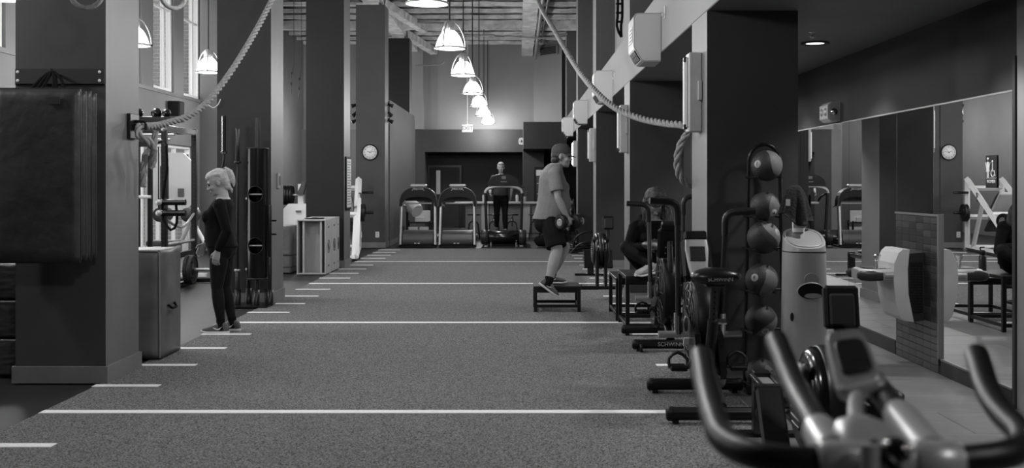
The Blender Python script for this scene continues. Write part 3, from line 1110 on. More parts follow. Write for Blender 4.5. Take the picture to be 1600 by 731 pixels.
ma = thing('folding_mat', 'black vinyl folding exercise mat hung folded on the near left column', 'mat', (-3.46, 7.98, 0.93))
for i, (y, dx, dz) in enumerate([(7.80, 0, 0), (7.885, 0.015, 0.01), (7.965, 0.03, 0.0), (8.04, 0.045, 0.012)]):
    pn = cushion(MB(), (-3.775, y, 0.93 + dz), (-3.155 + dx * 0.4, y + 0.062, 2.185 - dz)).build('mat_panel', 'vinyl_black', ma, world=True)
    e = [(-3.77, y + 0.03, 2.187 - dz), (-3.157 + dx * 0.4, y + 0.03, 2.187 - dz), (-3.153 + dx * 0.4, y + 0.03, 0.935 + dz), (-3.77, y + 0.03, 0.93 + dz)]
    MB().tube(fillet(e, 0.02), 0.007, 6).build('piping', 'vinyl_black' if i % 2 else 'dark_plastic', pn, world=True)
MB().box((-3.38, 7.782, 2.07), (-3.285, 7.79, 2.125), 0.001).build('maker_patch', 'print_dark', ma, world=True)
for x0_, x1_ in ((-3.53, -3.36), (-3.49, -3.3), (-3.45, -3.38)):
    MB().tube(fillet([(x0_, 7.86, 2.18), ((x0_ * 2 - 3.43) / 3, 7.95, 2.27), (-3.43, 8.0, 2.335), ((x1_ * 2 - 3.43) / 3, 7.95, 2.27), (x1_, 7.9, 2.18)], 0.06), 0.012, 6).build('carry_strap', 'cloth_black', ma, world=True)

fb = thing('foam_box', 'tall grey vinyl foam box standing behind the near left column', 'foam box', (-3.4, 9.5, 0))
cushion(MB(), (-3.75, 9.2, 0.01), (-3.035, 9.8, 0.93), 0.03, 0.008).build('cover', 'vinyl_grey', fb, world=True)
MB().tube(fillet([(-3.75, 9.215, 0.925), (-3.045, 9.215, 0.925), (-3.04, 9.215, 0.02)], 0.03), 0.008, 6).build('seam', 'vinyl_edge', fb, world=True)
MB().tube(fillet([(-3.045, 9.79, 0.93), (-3.045, 9.21, 0.93)], 0.03), 0.008, 6).build('seam', 'vinyl_edge', fb, world=True)
MB().tube(fillet([(-3.028, 9.4, 0.45), (-3.0, 9.42, 0.42), (-3.0, 9.55, 0.42), (-3.028, 9.58, 0.45)], 0.03), 0.012, 6).build('handle', 'cloth_black', fb, world=True)
fb2 = thing('foam_box', 'black padded block at the left edge beside the column foot', 'foam box', (-4.15, 8.7, 0))
for z0, z1 in ((0.01, 0.3), (0.305, 0.6), (0.605, 0.88)):
    cushion(MB(), (-4.5, 8.4, z0), (-3.83, 9.0, z1), 0.03, 0.006).build('pad', 'vinyl_black', fb2, world=True)

# ================================================================== bars standing at the second left column
st = thing('bar_storage_stand', 'black floor stand with short tubes holding upright barbells', 'storage stand', (-3.33, 13.36, 0))
MB().box((-3.62, 13.1, 0), (-3.02, 13.6, 0.012)).build('base_plate', 'black_metal', st, world=True)
for (x, y) in ((-3.6, 13.36), (-3.44, 13.33), (-3.345, 13.5), (-3.2, 13.28), (-3.1, 13.48), (-3.04, 13.32)):
    m = MB()
    m.lathe([(0.042, 0.012), (0.042, 0.2), (0.034, 0.2), (0.034, 0.03)], 14, TR((x, y, 0)))
    m.build('holder_tube', 'black_metal', st, world=True)


def bar_thing(name, label, x, y, segs, m='dark_steel', cat='barbell'):
    t = thing(name, label, cat, (x, y, 0.03))
    for nm, z0, z1, r, mm in segs:
        MB().lathe([(0.0, z0), (r * 0.9, z0), (r, z0 + 0.004), (r, z1 - 0.004), (r * 0.9, z1), (0.0, z1)], 14, TR((x, y, 0))).build(nm, mm, t, world=True)
    return t


ez = thing('curl_bar', 'bent curl bar standing upright behind the woman\'s head', 'barbell', (-3.6, 13.36, 0.03))
MB().cyl((-3.6, 13.36, 0.03), (-3.6, 13.36, 0.35), 0.025).build('sleeve', 'dark_steel', ez, world=True)
MB().tube(fillet([(-3.6, 13.36, 0.35), (-3.6, 13.36, 0.7), (-3.66, 13.36, 0.85), (-3.6, 13.36, 1.0), (-3.64, 13.36, 1.2), (-3.64, 13.36, 1.68), (-3.615, 13.36, 1.8), (-3.615, 13.36, 1.88)], 0.05), 0.015, 10).build('shaft', 'dark_steel', ez, world=True)
MB().lathe([(0.04, 1.87), (0.04, 1.9), (0.025, 1.9), (0.025, 2.33), (0.0, 2.34)], 14, TR((-3.615, 13.36, 0))).build('sleeve', 'dark_steel', ez, world=True)
bar_thing('barbell', 'straight olympic barbell standing upright left of the log bar', -3.44, 13.33, [('sleeve', 0.03, 0.42, 0.025, 'dark_steel'), ('collar', 0.42, 0.45, 0.04, 'silver'), ('shaft', 0.45, 1.75, 0.015, 'black_metal'), ('collar', 1.75, 1.78, 0.042, 'dark_steel'), ('sleeve', 1.78, 2.18, 0.026, 'dark_steel')])
bar_thing('barbell', 'black barbell behind the straight one, ending at shoulder height', -3.345, 13.5, [('sleeve', 0.03, 0.42, 0.025, 'black_metal'), ('collar', 0.42, 0.45, 0.04, 'silver'), ('shaft', 0.45, 1.3, 0.016, 'black_metal'), ('collar', 1.3, 1.33, 0.038, 'silver')])
bar_thing('barbell', 'short black bar standing right of the log bar', -3.04, 13.32, [('sleeve', 0.03, 0.6, 0.025, 'black_metal'), ('shaft', 0.6, 1.24, 0.022, 'black_metal')])
lg = thing('log_bar', 'fat black strongman log bar with two round grip holes standing upright', 'log bar', (-3.2, 13.36, 0.03))
lx, ly, lr = -3.2, 13.36, 0.13
# drum with two real openings: outer shell built as a grid with round cut-outs on the camera side
def log_shell():
    n, z0, z1, nz = 48, 0.33, 1.94, 96
    holes = [1.37, 0.74]
    vs = [(lx + lr * math.cos(2 * PI * i / n), ly + lr * math.sin(2 * PI * i / n), z0 + (z1 - z0) * j / nz) for j in range(nz + 1) for i in range(n)]
    fs = []
    for j in range(nz):
        for i in range(n):
            th = 2 * PI * (i + 0.5) / n + PI / 2
            th = (th + PI) % (2 * PI) - PI
            z = z0 + (z1 - z0) * (j + 0.5) / nz
            if any((th * lr) ** 2 * 1.25 + (z - h) ** 2 < 0.1 ** 2 for h in holes):
                continue
            i2 = (i + 1) % n
            fs.append((j * n + i, j * n + i2, (j + 1) * n + i2, (j + 1) * n + i))
    m = MB()
    m.add(vs, fs, True)
    for z in (z0, z1):
        m.add([(lx + lr * math.cos(2 * PI * i / n), ly + lr * math.sin(2 * PI * i / n), z) for i in range(n)], [list(range(n)) if z == z1 else list(range(n))[::-1]])
    return m


log_shell().build('drum', 'black_gloss', lg, world=True)
for h in (1.37, 0.74):
    MB().tube([(lx + 0.1 * math.sin(t) * 0.89, ly - math.sqrt(max(0.0, lr ** 2 - (0.089 * math.sin(t)) ** 2)) - 0.002, h + 0.1 * math.cos(t)) for t in [2 * PI * k / 28 for k in range(28)]], 0.006, 6, closed=True).build('hole_rim', 'black_metal', lg, world=True)
    MB().cyl((lx - 0.085, ly - 0.07, h), (lx + 0.085, ly - 0.07, h), 0.012, n=10).build('grip', 'silver', lg, world=True)
for z in (0.335, 1.935):
    MB().lathe([(0.128, z - 0.008), (0.134, z - 0.008), (0.134, z + 0.008), (0.128, z + 0.008)], 32, TR((lx, ly, 0))).build('end_ring', 'dark_steel', lg, world=True)
MB().cyl((lx, ly, 0.03), (lx, ly, 0.33), 0.025).build('sleeve', 'dark_steel', lg, world=True)
MB().cyl((lx, ly, 1.94), (lx, ly, 2.31), 0.03).build('sleeve', 'dark_steel', lg, world=True)
wb = thing('wall_bracket', 'small black bracket holding bars on the second left column', 'bracket', (-3.16, 13.62, 0.85))
MB().box((-3.14, 13.5, 0.85), (-3.11, 13.65, 1.05), 0.004).build('upright', 'black_metal', wb, world=True)
for z in (0.86, 1.03):
    MB().box((-3.16, 13.5, z), (-3.0, 13.53, z + 0.02), 0.004).build('prong', 'black_metal', wb, world=True)


# ================================================================== power rack
def plate(mb_thing, c, r, t, axis='x', m='black_rubber'):
    R = {'x': RY(PI / 2), 'y': RX(PI / 2)}[axis]
    prof = [(0.026, -t / 2), (r * 0.35, -t / 2), (r * 0.4, -t * 0.28), (r * 0.84, -t * 0.28), (r * 0.88, -t / 2), (r * 0.98, -t / 2), (r, -t * 0.35), (r, t * 0.35), (r * 0.98, t / 2), (r * 0.88, t / 2), (r * 0.84, t * 0.28), (r * 0.4, t * 0.28), (r * 0.35, t / 2), (0.026, t / 2)]
    return MB().lathe(prof, 36, TR(Vector(c)) @ R, smooth=False).build('weight_plate_disc', m, mb_thing)


pr = thing('power_rack', 'black power rack with drilled uprights behind the standing woman', 'power rack', (-5.5, 15.8, 0))
RX0, RX1, RY0, RY1, RH = -6.1, -4.93, 15.15, 16.55, 2.33
for x in (RX0, RX1):
    for y in (RY0, RY1):
        u = MB().box((x - 0.038, y - 0.038, 0.05), (x + 0.038, y + 0.038, RH), 0.004).build('upright', 'black_metal', pr, world=True)
        m = MB()
        for k in range(36):
            z = 0.25 + k * 0.057
            m.lathe([(0.0, 0.002), (0.008, 0.0015), (0.009, 0)], 8, TR((x, y - 0.038, z)) @ RX(PI / 2))
        o = m.build('bolt_holes', 'dark_steel', u, world=True)
        o['kind'] = 'stuff'
for x in (RX0, RX1):
    MB().box((x - 0.04, RY0 - 0.1, 0.0), (x + 0.04, RY1 + 0.1, 0.06), 0.004).build('base_rail', 'black_metal', pr, world=True)
    MB().box((x - 0.035, RY0, RH - 0.09), (x + 0.035, RY1, RH - 0.01), 0.004).build('top_rail', 'black_metal', pr, world=True)
    MB().cyl((x, RY0 + 0.03, 0.64), (x, RY1 - 0.03, 0.64), 0.025).build('safety_bar', 'silver', pr, world=True)
    MB().box((x - 0.03, RY0, 0.42), (x + 0.03, RY1, 0.5), 0.004).build('side_rail', 'black_metal', pr, world=True)
for y in (RY0, RY1):
    MB().box((RX0, y - 0.035, RH - 0.08), (RX1, y + 0.035, RH), 0.004).build('cross_beam', 'black_metal', pr, world=True)
MB().box((RX0, RY1 - 0.04, 0.0), (RX1 + 0.9, RY1 + 0.04, 0.06), 0.004).build('base_rail', 'black_metal', pr, world=True)
MB().cyl((RX0, RY0 + 0.25, RH - 0.2), (RX1, RY0 + 0.25, RH - 0.2), 0.017).build('pull_up_bar', 'silver', pr, world=True)
MB().cyl((RX0, RY0 + 0.5, RH - 0.12), (RX1, RY0 + 0.5, RH - 0.12), 0.017).build('pull_up_bar', 'silver', pr, world=True)
gb = MB().box((-6.0, RY0 - 0.18, RH + 0.02), (-4.62, RY0 - 0.08, RH + 0.1), 0.004).build('grip_beam', 'black_metal', pr, world=True)
for x in (-5.26, -5.0, -4.86, -5.55):
    MB().ell((x, RY0 - 0.13, RH + 0.15), 0.075 if x != -4.86 else 0.06, 16, 10).build('globe_grip', 'black_gloss', gb, world=True)
for x, y in ((RX1, RY0), (RX1, RY1)):
    MB().lathe([(0.0, 0.02), (0.03, 0.018), (0.042, 0.0)], 14, TR((x, y - 0.04, RH - 0.06)) @ RX(PI / 2)).build('bolt_cap', 'silver', pr, world=True)
    for z in (0.14, 0.3):
        MB().lathe([(0.0, 0.02), (0.03, 0.018), (0.035, 0.0)], 14, TR((x + 0.0, y - 0.04, z)) @ RX(PI / 2)).build('bolt_cap', 'silver', pr, world=True)
MB().box((RX1 - 0.05, RY0 - 0.09, 1.15), (RX1 + 0.05, RY0 - 0.03, 1.3), 0.005).build('bar_hook', 'dark_steel', pr, world=True)
MB().tube(smooth_path([(RX1, RY0, 1.02), (RX1 + 0.03, RY0 + 0.4, 0.9), (RX1 + 0.03, RY0 + 0.8, 0.88), (RX1, RY1, 1.05)], 0.08), 0.02, 8).build('safety_strap', 'silver_paint', pr, world=True)
horn = MB().cyl((RX1, 15.95, 0.235), (RX1 + 0.42, 15.95, 0.235), 0.025).build('plate_horn', 'silver', pr, world=True)
for i, x in enumerate((0.09, 0.15)):
    t = thing('weight_plate', ['inner grey bumper plate hung low on the power rack', 'outer grey bumper plate hung low on the power rack'][i], 'weight plate', (RX1 + x, 15.95, 0.235), 0, 'plates on the rack')
    plate(t, (0, 0, 0), 0.215, 0.055, m='dark_plastic')
    MB().lathe([(0.027, -0.032), (0.05, -0.032), (0.05, 0.032), (0.027, 0.032)], 20, RY(PI / 2)).build('hub', 'dark_steel', t)
    for a in range(3):
        MB().cbox((0.02, 0.13 * math.cos(a * 2.09), 0.13 * math.sin(a * 2.09)), (0.012, 0.05, 0.03), 0.003).build('raised_mark', 'dark_steel', t)

ct = thing('cable_tower', 'slim black cable tower beside the near left column', 'cable machine', (-4.84, 14.1, 0))
for x in (-4.93, -4.77):
    MB().box((x - 0.025, 14.05, 0.03), (x + 0.025, 14.12, 2.0), 0.004).build('upright', 'black_metal', ct, world=True)
MB().box((-5.2, 13.9, 0), (-4.7, 14.3, 0.04), 0.005).build('base', 'black_metal', ct, world=True)
MB().box((-4.96, 14.05, 1.98), (-4.74, 14.12, 2.05), 0.004).build('head', 'black_metal', ct, world=True)
MB().cyl((-4.97, 14.03, 1.33), (-4.74, 14.03, 1.33), 0.022).build('handle', 'white_plastic', ct, world=True)
MB().cyl((-4.66, 14.08, 1.1), (-4.66, 14.08, 1.98), 0.008, n=6).build('cable', 'black_rubber', ct, world=True)
MB().tube(fillet([(-4.72, 14.08, 2.02), (-4.6, 14.08, 2.06), (-4.56, 14.08, 2.0)], 0.03), 0.02, 8).build('pulley_arm', 'black_metal', ct, world=True)
MB().tube(smooth_path([(-4.56, 14.08, 2.0), (-4.55, 14.08, 1.7), (-4.6, 14.08, 1.35), (-4.6, 14.08, 1.05), (-4.5, 14.08, 0.9), (-4.42, 14.08, 1.0), (-4.44, 14.08, 1.3)], 0.08), 0.018, 8).build('strap', 'cloth_black', ct, world=True)
for z in (1.26, 1.12):
    MB().cyl((-4.62, 14.06, z), (-4.3, 14.06, z), 0.04).build('weight_roll', 'black_metal', ct, world=True)
    MB().lathe([(0.0, 0.01), (0.03, 0.01), (0.042, 0.0)], 14, TR((-4.63, 14.0, z)) @ RX(PI / 2)).build('knob', 'silver', ct, world=True)

# white strength machine beyond the rack
wm = thing('strength_machine', 'white framed strength machine with black roller pads behind the rack', 'exercise machine', (-5.8, 18.2, 0))
for x in (-6.25, -5.62):
    MB().box((x - 0.04, 18.3, 0.0), (x + 0.04, 18.4, 2.0), 0.005).build('upright', 'white_metal', wm, world=True)
MB().box((-6.3, 18.28, 1.94), (-5.58, 18.42, 2.02), 0.005).build('top_beam', 'white_metal', wm, world=True)
MB().prism([(-6.2, 1.0), (-5.6, 1.0), (-5.45, 1.2), (-5.45, 1.86), (-5.62, 2.02), (-6.2, 2.02)], 'y', 18.22, 18.27).build('side_shroud', 'white_metal', wm, world=True)
MB().box((-6.0, 18.2, 1.2), (-5.86, 18.23, 1.8), 0.004).build('weight_stack', 'dark_steel', wm, world=True)
MB().box((-5.7, 18.195, 1.28), (-5.6, 18.22, 1.42), 0.004).build('info_plate', 'print_grey', wm, world=True)
MB().box((-6.2, 17.4, 0.0), (-5.0, 17.5, 0.06), 0.005).build('foot_rail', 'white_metal', wm, world=True)
MB().tube([(-5.9, 18.3, 0.05), (-5.2, 17.6, 1.1)], 0.035, 8).build('brace', 'white_metal', wm, world=True)
MB().tube([(-5.5, 18.3, 0.9), (-4.9, 17.4, 0.35)], 0.035, 8).build('brace', 'white_metal', wm, world=True)
for x in (-5.75, -5.3):
    MB().lathe([(0.0, -0.2), (0.1, -0.2), (0.115, -0.18), (0.115, 0.18), (0.1, 0.2), (0.0, 0.2)], 20, TR((x, 17.6, 1.0)) @ RX(PI / 2)).build('roller_pad', 'vinyl_black', wm, world=True)
MB().box((-5.95, 17.35, 0.5), (-5.5, 17.8, 0.58), 0.02).build('seat_pad', 'vinyl_black', wm, world=True)
for x in (-6.0, -5.35):
    MB().tube(fillet([(x, 18.2, 0.3), (x, 17.5, 0.3), (x, 17.5, 0.05)], 0.1), 0.03, 8).build('frame_tube', 'white_metal', wm, world=True)

# plate loaded machine and soft boxes behind the wooden boxes
pm = thing('plate_loaded_machine', 'white plate loaded machine with black plates behind the second left column', 'exercise machine', (-5.1, 24.9, 0))
MB().prism([(-5.35, 0.0), (-4.6, 0.0), (-4.6, 1.05), (-5.15, 1.05), (-5.35, 0.85)], 'y', 24.4, 24.5).build('body_panel', 'white_metal', pm, world=True)
MB().box((-4.95, 24.45, 1.05), (-4.82, 24.6, 1.5), 0.01).build('post', 'white_metal', pm, world=True)
MB().prism([(-4.95, 1.25), (-4.8, 1.25), (-4.74, 1.55), (-4.82, 1.55)], 'y', 24.3, 24.45).build('back_pad', 'vinyl_black', pm, world=True)
MB().cyl((-5.5, 24.9, 1.24), (-4.95, 24.9, 1.24), 0.025).build('plate_horn', 'silver', pm, world=True)
MB().box((-4.98, 24.35, 0.86), (-4.86, 24.39, 0.9), 0.002).build('maker_label', 'print_grey', pm, world=True)
for i in range(5):
    t = thing('weight_plate', 'black weight plate in a stack of five on the white machine, %s' % ['innermost', 'second from the inside', 'middle one', 'second from the outside', 'outermost'][i], 'weight plate', (-5.42 + i * 0.06, 24.9, 1.24), 0, 'five stacked plates on the white machine')
    plate(t, (0, 0, 0), 0.225, 0.055)
sb = thing('soft_plyo_stack', 'grey soft foam block, tallest, on top of the stack by the wooden boxes', 'foam box', (-4.2, 18.5, 0.27))
cushion(MB(), (-4.55, 18.2, 0.29), (-3.80, 18.85, 0.79), 0.02, 0.006).build('cover', 'vinyl_grey', sb, world=True)
MB().tube([(-4.54, 18.2, 0.785), (-3.805, 18.2, 0.785)], 0.008, 6).build('seam', 'vinyl_edge', sb, world=True)
for z0, z1, lb in ((0.09, 0.285, 'grey soft foam block in the middle of the stack by the wooden boxes'), (0.0, 0.085, 'thin grey soft foam block under the stack by the wooden boxes')):
    sb2 = thing('soft_plyo_block', lb, 'foam box', (-4.2, 18.5, z0))
    cushion(MB(), (-4.55, 18.2, z0), (-3.80, 18.85, z1 - 0.004), 0.015, 0.004).build('cover', 'vinyl_grey', sb2, world=True)
    MB().tube([(-4.54, 18.2, z1 - 0.006), (-3.805, 18.2, z1 - 0.006)], 0.006, 6).build('seam', 'vinyl_edge', sb2, world=True)

# ================================================================== wooden plyo boxes
def wood_box(x0, x1, y0, y1, h, label, nested):
    t = thing('wooden_plyo_box', label, 'plyo box', ((x0 + x1) / 2, (y0 + y1) / 2, 0), 0, 'wooden plyo boxes')
    k = 0.02
    for nm, lo, hi in (('side_panel', (x0, y0, 0), (x0 + k, y1, h)), ('side_panel', (x1 - k, y0, 0), (x1, y1, h)), ('top_panel', (x0 + k, y0, h - k), (x1 - k, y1, h)), ('bottom_panel', (x0 + k, y0, 0), (x1 - k, y1, k)), ('back_panel', (x0 + k, y1 - k, k), (x1 - k, y1, h - k))):
        MB().box(lo, hi, 0.002).build(nm, 'ply', t, world=True)
    for z in (0.12, h - 0.12):
        for x in (x0 + 0.035, ):
            MB().lathe([(0.0, 0.003), (0.008, 0.002), (0.009, 0)], 8, TR((x + 0.02, y0 + min(0.4, (y1 - y0) * 0.6), z)) @ RX(PI / 2)).build('screw', 'silver', t, world=True)
    if nested:
        a, b = x0 + 0.085, x1 - 0.075
        for nm, lo, hi in (('inner_side', (a, y0 + 0.05, k), (a + k * 1.6, y1 - 0.05, h - k)), ('inner_side', (b - k * 1.6, y0 + 0.05, k), (b, y1 - 0.05, h - k)), ('inner_back', (a, y1 - 0.25, k), (b, y1 - 0.22, h - k))):
            MB().box(lo, hi, 0.002).build(nm, 'ply', t, world=True)
    yc = (y0 + y1) / 2
    s_ = min(1, (y1 - y0) / 0.5)
    M = TR((x1 + 0.001, yc, 0.45)) @ Matrix.Diagonal((1, s_, 1, 1))
    MB().tube([(0, 0.085 * math.cos(q), 0.105 * math.sin(q)) for q in [2 * PI * j / 28 for j in range(28)]], 0.007, 5, closed=True, M=M).build('emblem_ring', 'print_dark', t, world=True)
    MB().cbox((0, 0, 0), (0.003, 0.05, 0.12), 0.0, (0.6, 0, 0), M).build('emblem_bolt', 'print_dark', t, world=True)
    for z in (0.13, h - 0.13):
        MB().cbox((x1 + 0.001, yc, z), (0.003, 0.1 * s_, 0.03), 0.001).build('hand_slot', 'print_dark', t, world=True)
    return t


wood_box(-3.645, -3.165, 17.92, 18.47, 0.905, 'wooden plyo box with open front nearest the camera in the row', True)
wood_box(-3.645, -3.165, 18.5, 19.0, 0.915, 'wooden plyo box in the middle of the row, only its side showing', False)
wood_box(-3.645, -3.165, 19.03, 19.29, 0.915, 'wooden plyo box pushed against the third left column', False)
wp = thing('weight_plate', 'thin dark plate lying on the wooden plyo boxes', 'weight plate', (-3.42, 18.3, 0.906))
MB().lathe([(0.03, 0), (0.16, 0), (0.165, 0.01), (0.16, 0.02), (0.03, 0.02)], 28).build('disc', 'dark_plastic', wp)
MB().lathe([(0.03, 0.02), (0.05, 0.02), (0.05, 0.026), (0.03, 0.026)], 20).build('hub', 'dark_steel', wp)

# framed poster on the side of the third column
po = thing('framed_poster', 'black framed poster on the side of the third left column', 'poster', (-3.1, 19.78, 1.03))
MB().box((-3.1, 19.5, 1.03), (-3.07, 20.06, 1.99), 0.004).build('frame', 'black_metal', po, world=True)
MB().box((-3.07, 19.54, 1.07), (-3.066, 20.02, 1.95)).build('sheet', 'white_plastic', po, world=True)
for i in range(17):
    MB().box((-3.066, 19.58, 1.12 + i * 0.048), (-3.0645, 19.98 - 0.06 * (i % 3), 1.135 + i * 0.048)).build('print_line', 'print_grey', po, world=True)

# ================================================================== white leg press by the fourth column (also seen in the mirror)
lp = thing('leg_press', 'white A-frame leg press with black pads in front of the clock column', 'exercise machine', (-3.6, 22.9, 0))
def LP(u, s_, z):
    """u 0 rear .. 1 front, s_ lateral offset to the left"""
    return Vector((-3.62 + 0.47 * u - s_, 24.75 - 3.7 * u - 0.13 * s_, z))
def beam(name, a, b, wd, m, parent, cat=None):
    return MB().tube([a, b], wd * 0.72, 4, smooth=False).build(name, m, parent, world=True)
for s_ in (0.0, 0.75):
    beam('post', LP(0, s_, 0.02), LP(0, s_, 1.62), 0.085, 'white_metal', lp)
    beam('diagonal', LP(0.0, s_, 1.6), LP(0.97, s_, 0.06), 0.1, 'white_metal', lp)
    beam('base_rail', LP(0, s_, 0.05), LP(1, s_, 0.05), 0.085, 'white_metal', lp)
    beam('brace', LP(0.12, s_, 0.06), LP(0.32, s_, 1.1), 0.07, 'white_metal', lp)
for u, z in ((0, 0.05), (1, 0.05), (0.0, 1.4), (0.5, 0.85), (0.05, 0.75)):
    beam('cross_bar', LP(u, 0, z), LP(u, 0.75, z), 0.08, 'white_metal', lp)
M = TR(LP(0.42, 0.37, 1.02)) @ RX(-0.75)
MB().box((-0.28, -0.42, -0.04), (0.28, 0.42, 0.04), 0.02, M).build('sled_plate', 'pale_plastic', lp, world=True)
for s_ in (-0.2, 0.2):
    MB().loft([((s_, -0.32, 0.09), 0.06, 0.03), ((s_, -0.2, 0.1), 0.08, 0.05), ((s_, 0.2, 0.1), 0.08, 0.05), ((s_, 0.32, 0.09), 0.06, 0.03)], (1, 0, 0), 12, M).build('shoulder_pad', 'vinyl_black', lp, world=True)
MB().box((-0.3, 0.3, -0.14), (0.3, 0.7, -0.06), 0.03, M).build('seat_pad', 'vinyl_black', lp, world=True)
for u, z in ((0.02, 1.3), (0.03, 0.84)):
    p = LP(u, 0, z)
    MB().cyl(p, p + V(0.34, 0, 0), 0.027).build('plate_peg', 'black_metal', lp, world=True)
MB().tube(fillet([LP(0.2, 0.0, 1.28), LP(0.25, -0.06, 1.3), LP(0.27, -0.06, 1.1)], 0.05), 0.016, 8).build('release_handle', 'dark_steel', lp, world=True)
for s_ in (0, 0.75):
    MB().cbox(LP(1.0, s_, 0.02), (0.1, 0.12, 0.04), 0.004).build('rubber_foot', 'black_rubber', lp, world=True)
for i, dx in enumerate((0.07, 0.12)):
    p = LP(0.03, 0, 0.84)
    t = thing('weight_plate', ['inner black plate on the white leg press peg', 'outer black plate on the white leg press peg'][i], 'weight plate', (p.x + dx, p.y, p.z), 0, 'plates on the leg press')
    plate(t, (0, 0, 0), 0.2, 0.045)


# ================================================================== treadmills at the far end
def arch_pts(w_, z0, z1, n=14, p=2.6):
    out = []
    for k in range(n + 1):
        t = PI * k / n
        c, s_ = math.cos(t), math.sin(t)
        out.append((-w_ * math.copysign(abs(c) ** (2 / p), c), z0 + (z1 - z0) * abs(s_) ** (2 / p)))
    return out


def treadmill(label, loc):
    t = thing('treadmill', label, 'treadmill', loc, 0, 'grey treadmills at the far end')
    MB().box((-0.4, 0.1, 0.06), (0.4, 2.0, 0.2), 0.02).build('deck', 'dark_plastic', t)
    MB().box((-0.28, 0.5, 0.2), (0.28, 1.98, 0.212)).build('belt', 'black_rubber', t)
    for s_ in (-1, 1):
        MB().box((s_ * 0.35 - 0.06, 0.45, 0.2), (s_ * 0.35 + 0.06, 2.0, 0.235), 0.01).build('foot_rail', 'silver_paint', t)
    prof = [(0.0, 0.05), (-0.04, 0.12), (-0.02, 0.3), (0.08, 0.38), (0.42, 0.4), (0.5, 0.3), (0.5, 0.05)]
    hd = MB().prism(prof, 'x', -0.36, 0.36, smooth=True).build('motor_hood', 'hood_grey', t)
    MB().box((-0.3, -0.03, 0.2), (0.3, -0.015, 0.205)).build('hood_line', 'dark_plastic', hd)
    for x in (-0.06, 0.02):
        MB().cbox((x, -0.036, 0.1), (0.05, 0.008, 0.018), 0.001).build('badge', 'print_light', hd)
    MB().box((-0.44, -0.02, 0.0), (0.44, 0.5, 0.05), 0.01).build('base', 'black_plastic', t)
    for s_ in (-1, 1):
        MB().loft([((s_ * 0.415, 0.02, 0.06), 0.04, 0.07), ((s_ * 0.405, 0.1, 0.6), 0.038, 0.06), ((s_ * 0.395, 0.2, 1.12), 0.036, 0.05)], (1, 0, 0), 12, sq=3).build('upright', 'silver', t)
    o, i_ = arch_pts(0.46, 0.98, 1.44), arch_pts(0.385, 0.98, 1.2)
    m = MB()
    for a in range(len(o) - 1):
        for (y0, y1, poly) in ((0.08, 0.3, [o[a], o[a + 1], i_[a + 1], i_[a]]),):
            m.prism(poly, 'y', y0, y1)
    m.build('console_arch', 'black_plastic', t)
    m = MB()
    for a in range(len(o) - 1):
        q = [(x * 1.0, z) for x, z in (o[a], o[a + 1])]
        m.prism([q[0], q[1], (q[1][0] * 0.975, q[1][1] - 0.016), (q[0][0] * 0.975, q[0][1] - 0.016)], 'y', 0.06, 0.085)
    m.build('arch_trim', 'hood_grey', t)
    MB().box((-0.2, 0.1, 1.43), (0.2, 0.25, 1.505), 0.025).build('display_pod', 'silver_paint', t)
    MB().cbox((0, 0.2, 1.17), (0.66, 0.22, 0.05), 0.012, (-0.5, 0, 0)).build('tray', 'black_plastic', t)
    for s_ in (-1, 1):
        MB().tube(fillet([(s_ * 0.39, 0.2, 1.0), (s_ * 0.36, 0.6, 0.98), (s_ * 0.36, 0.75, 0.95)], 0.08), 0.022, 8).build('handrail', 'silver', t)
    MB().tube([(-0.3, 0.3, 1.04), (0.3, 0.3, 1.04)], 0.018, 8).build('grip_bar', 'silver', t)
    for x in (-0.14, 0.14):
        MB().cbox((x, 0.06, 1.36), (0.02, 0.01, 0.012), 0.001).build('rivet', 'silver', t)
    lettering('maker_name', 'PRECOR', 0.07, 'silver_paint', MF(0, 0.07, 1.385), t)
    MB().tube(smooth_path([(-0.05, -0.02, 0.02), (0.02, -0.12, 0.012), (0.1, -0.18, 0.01)], 0.05), 0.008, 6).build('power_cord', 'black_rubber', t)
    return t


treadmill('grey treadmill by the half wall with a white fan tube behind it', (-2.355, 25.72, -0.012))
treadmill('grey treadmill in the middle beside the man\'s machine', (-1.42, 25.72, -0.012))

ww = thing('curved_treadmill', 'black slat-belt treadmill the far man is walking on', 'treadmill', (-0.32, 25.72, -0.012))
MB().lathe([(0.0, -0.36), (0.15, -0.36), (0.165, -0.34), (0.165, 0.34), (0.15, 0.36), (0.0, 0.36)], 28, TR((0, 0.2, 0.235)) @ RY(PI / 2)).build('front_drum', 'black_gloss', ww)
for s_ in (-1, 1):
    MB().lathe([(0.0, -0.09), (0.15, -0.09), (0.172, -0.07), (0.172, 0.07), (0.15, 0.09), (0.0, 0.09)], 28, TR((s_ * 0.45, 0.2, 0.235)) @ RY(PI / 2)).build('drum_end', 'dark_plastic', ww)
    MB().box((s_ * 0.44 - 0.09, 0.2, 0.1), (s_ * 0.44 + 0.09, 1.95, 0.34), 0.03).build('side_rail', 'dark_plastic', ww)
    MB().tube(fillet([(s_ * 0.41, 0.3, 0.3), (s_ * 0.43, 0.24, 0.8), (s_ * 0.44, 0.2, 1.33)], 0.2), 0.035, 10).build('upright', 'dark_steel', ww)
    MB().cyl((s_ * 0.3, 0.05, 0.0), (s_ * 0.3, 0.05, 0.12), 0.03).build('leveling_foot', 'chrome', ww)
    MB().box((s_ * 0.42 - 0.05, -0.05, 0.0), (s_ * 0.42 + 0.05, 0.5, 0.05), 0.01).build('foot', 'chrome', ww)
for k in range(22):
    MB().cbox((0, 0.42 + k * 0.067, 0.29 - 0.06 * math.sin(PI * k / 21)), (0.66, 0.06, 0.02), 0.004).build('belt_slat', 'black_rubber', ww)
MB().box((-0.5, -0.06, 0.0), (0.5, 2.0, 0.02)).build('floor_mat', 'black_rubber', ww)
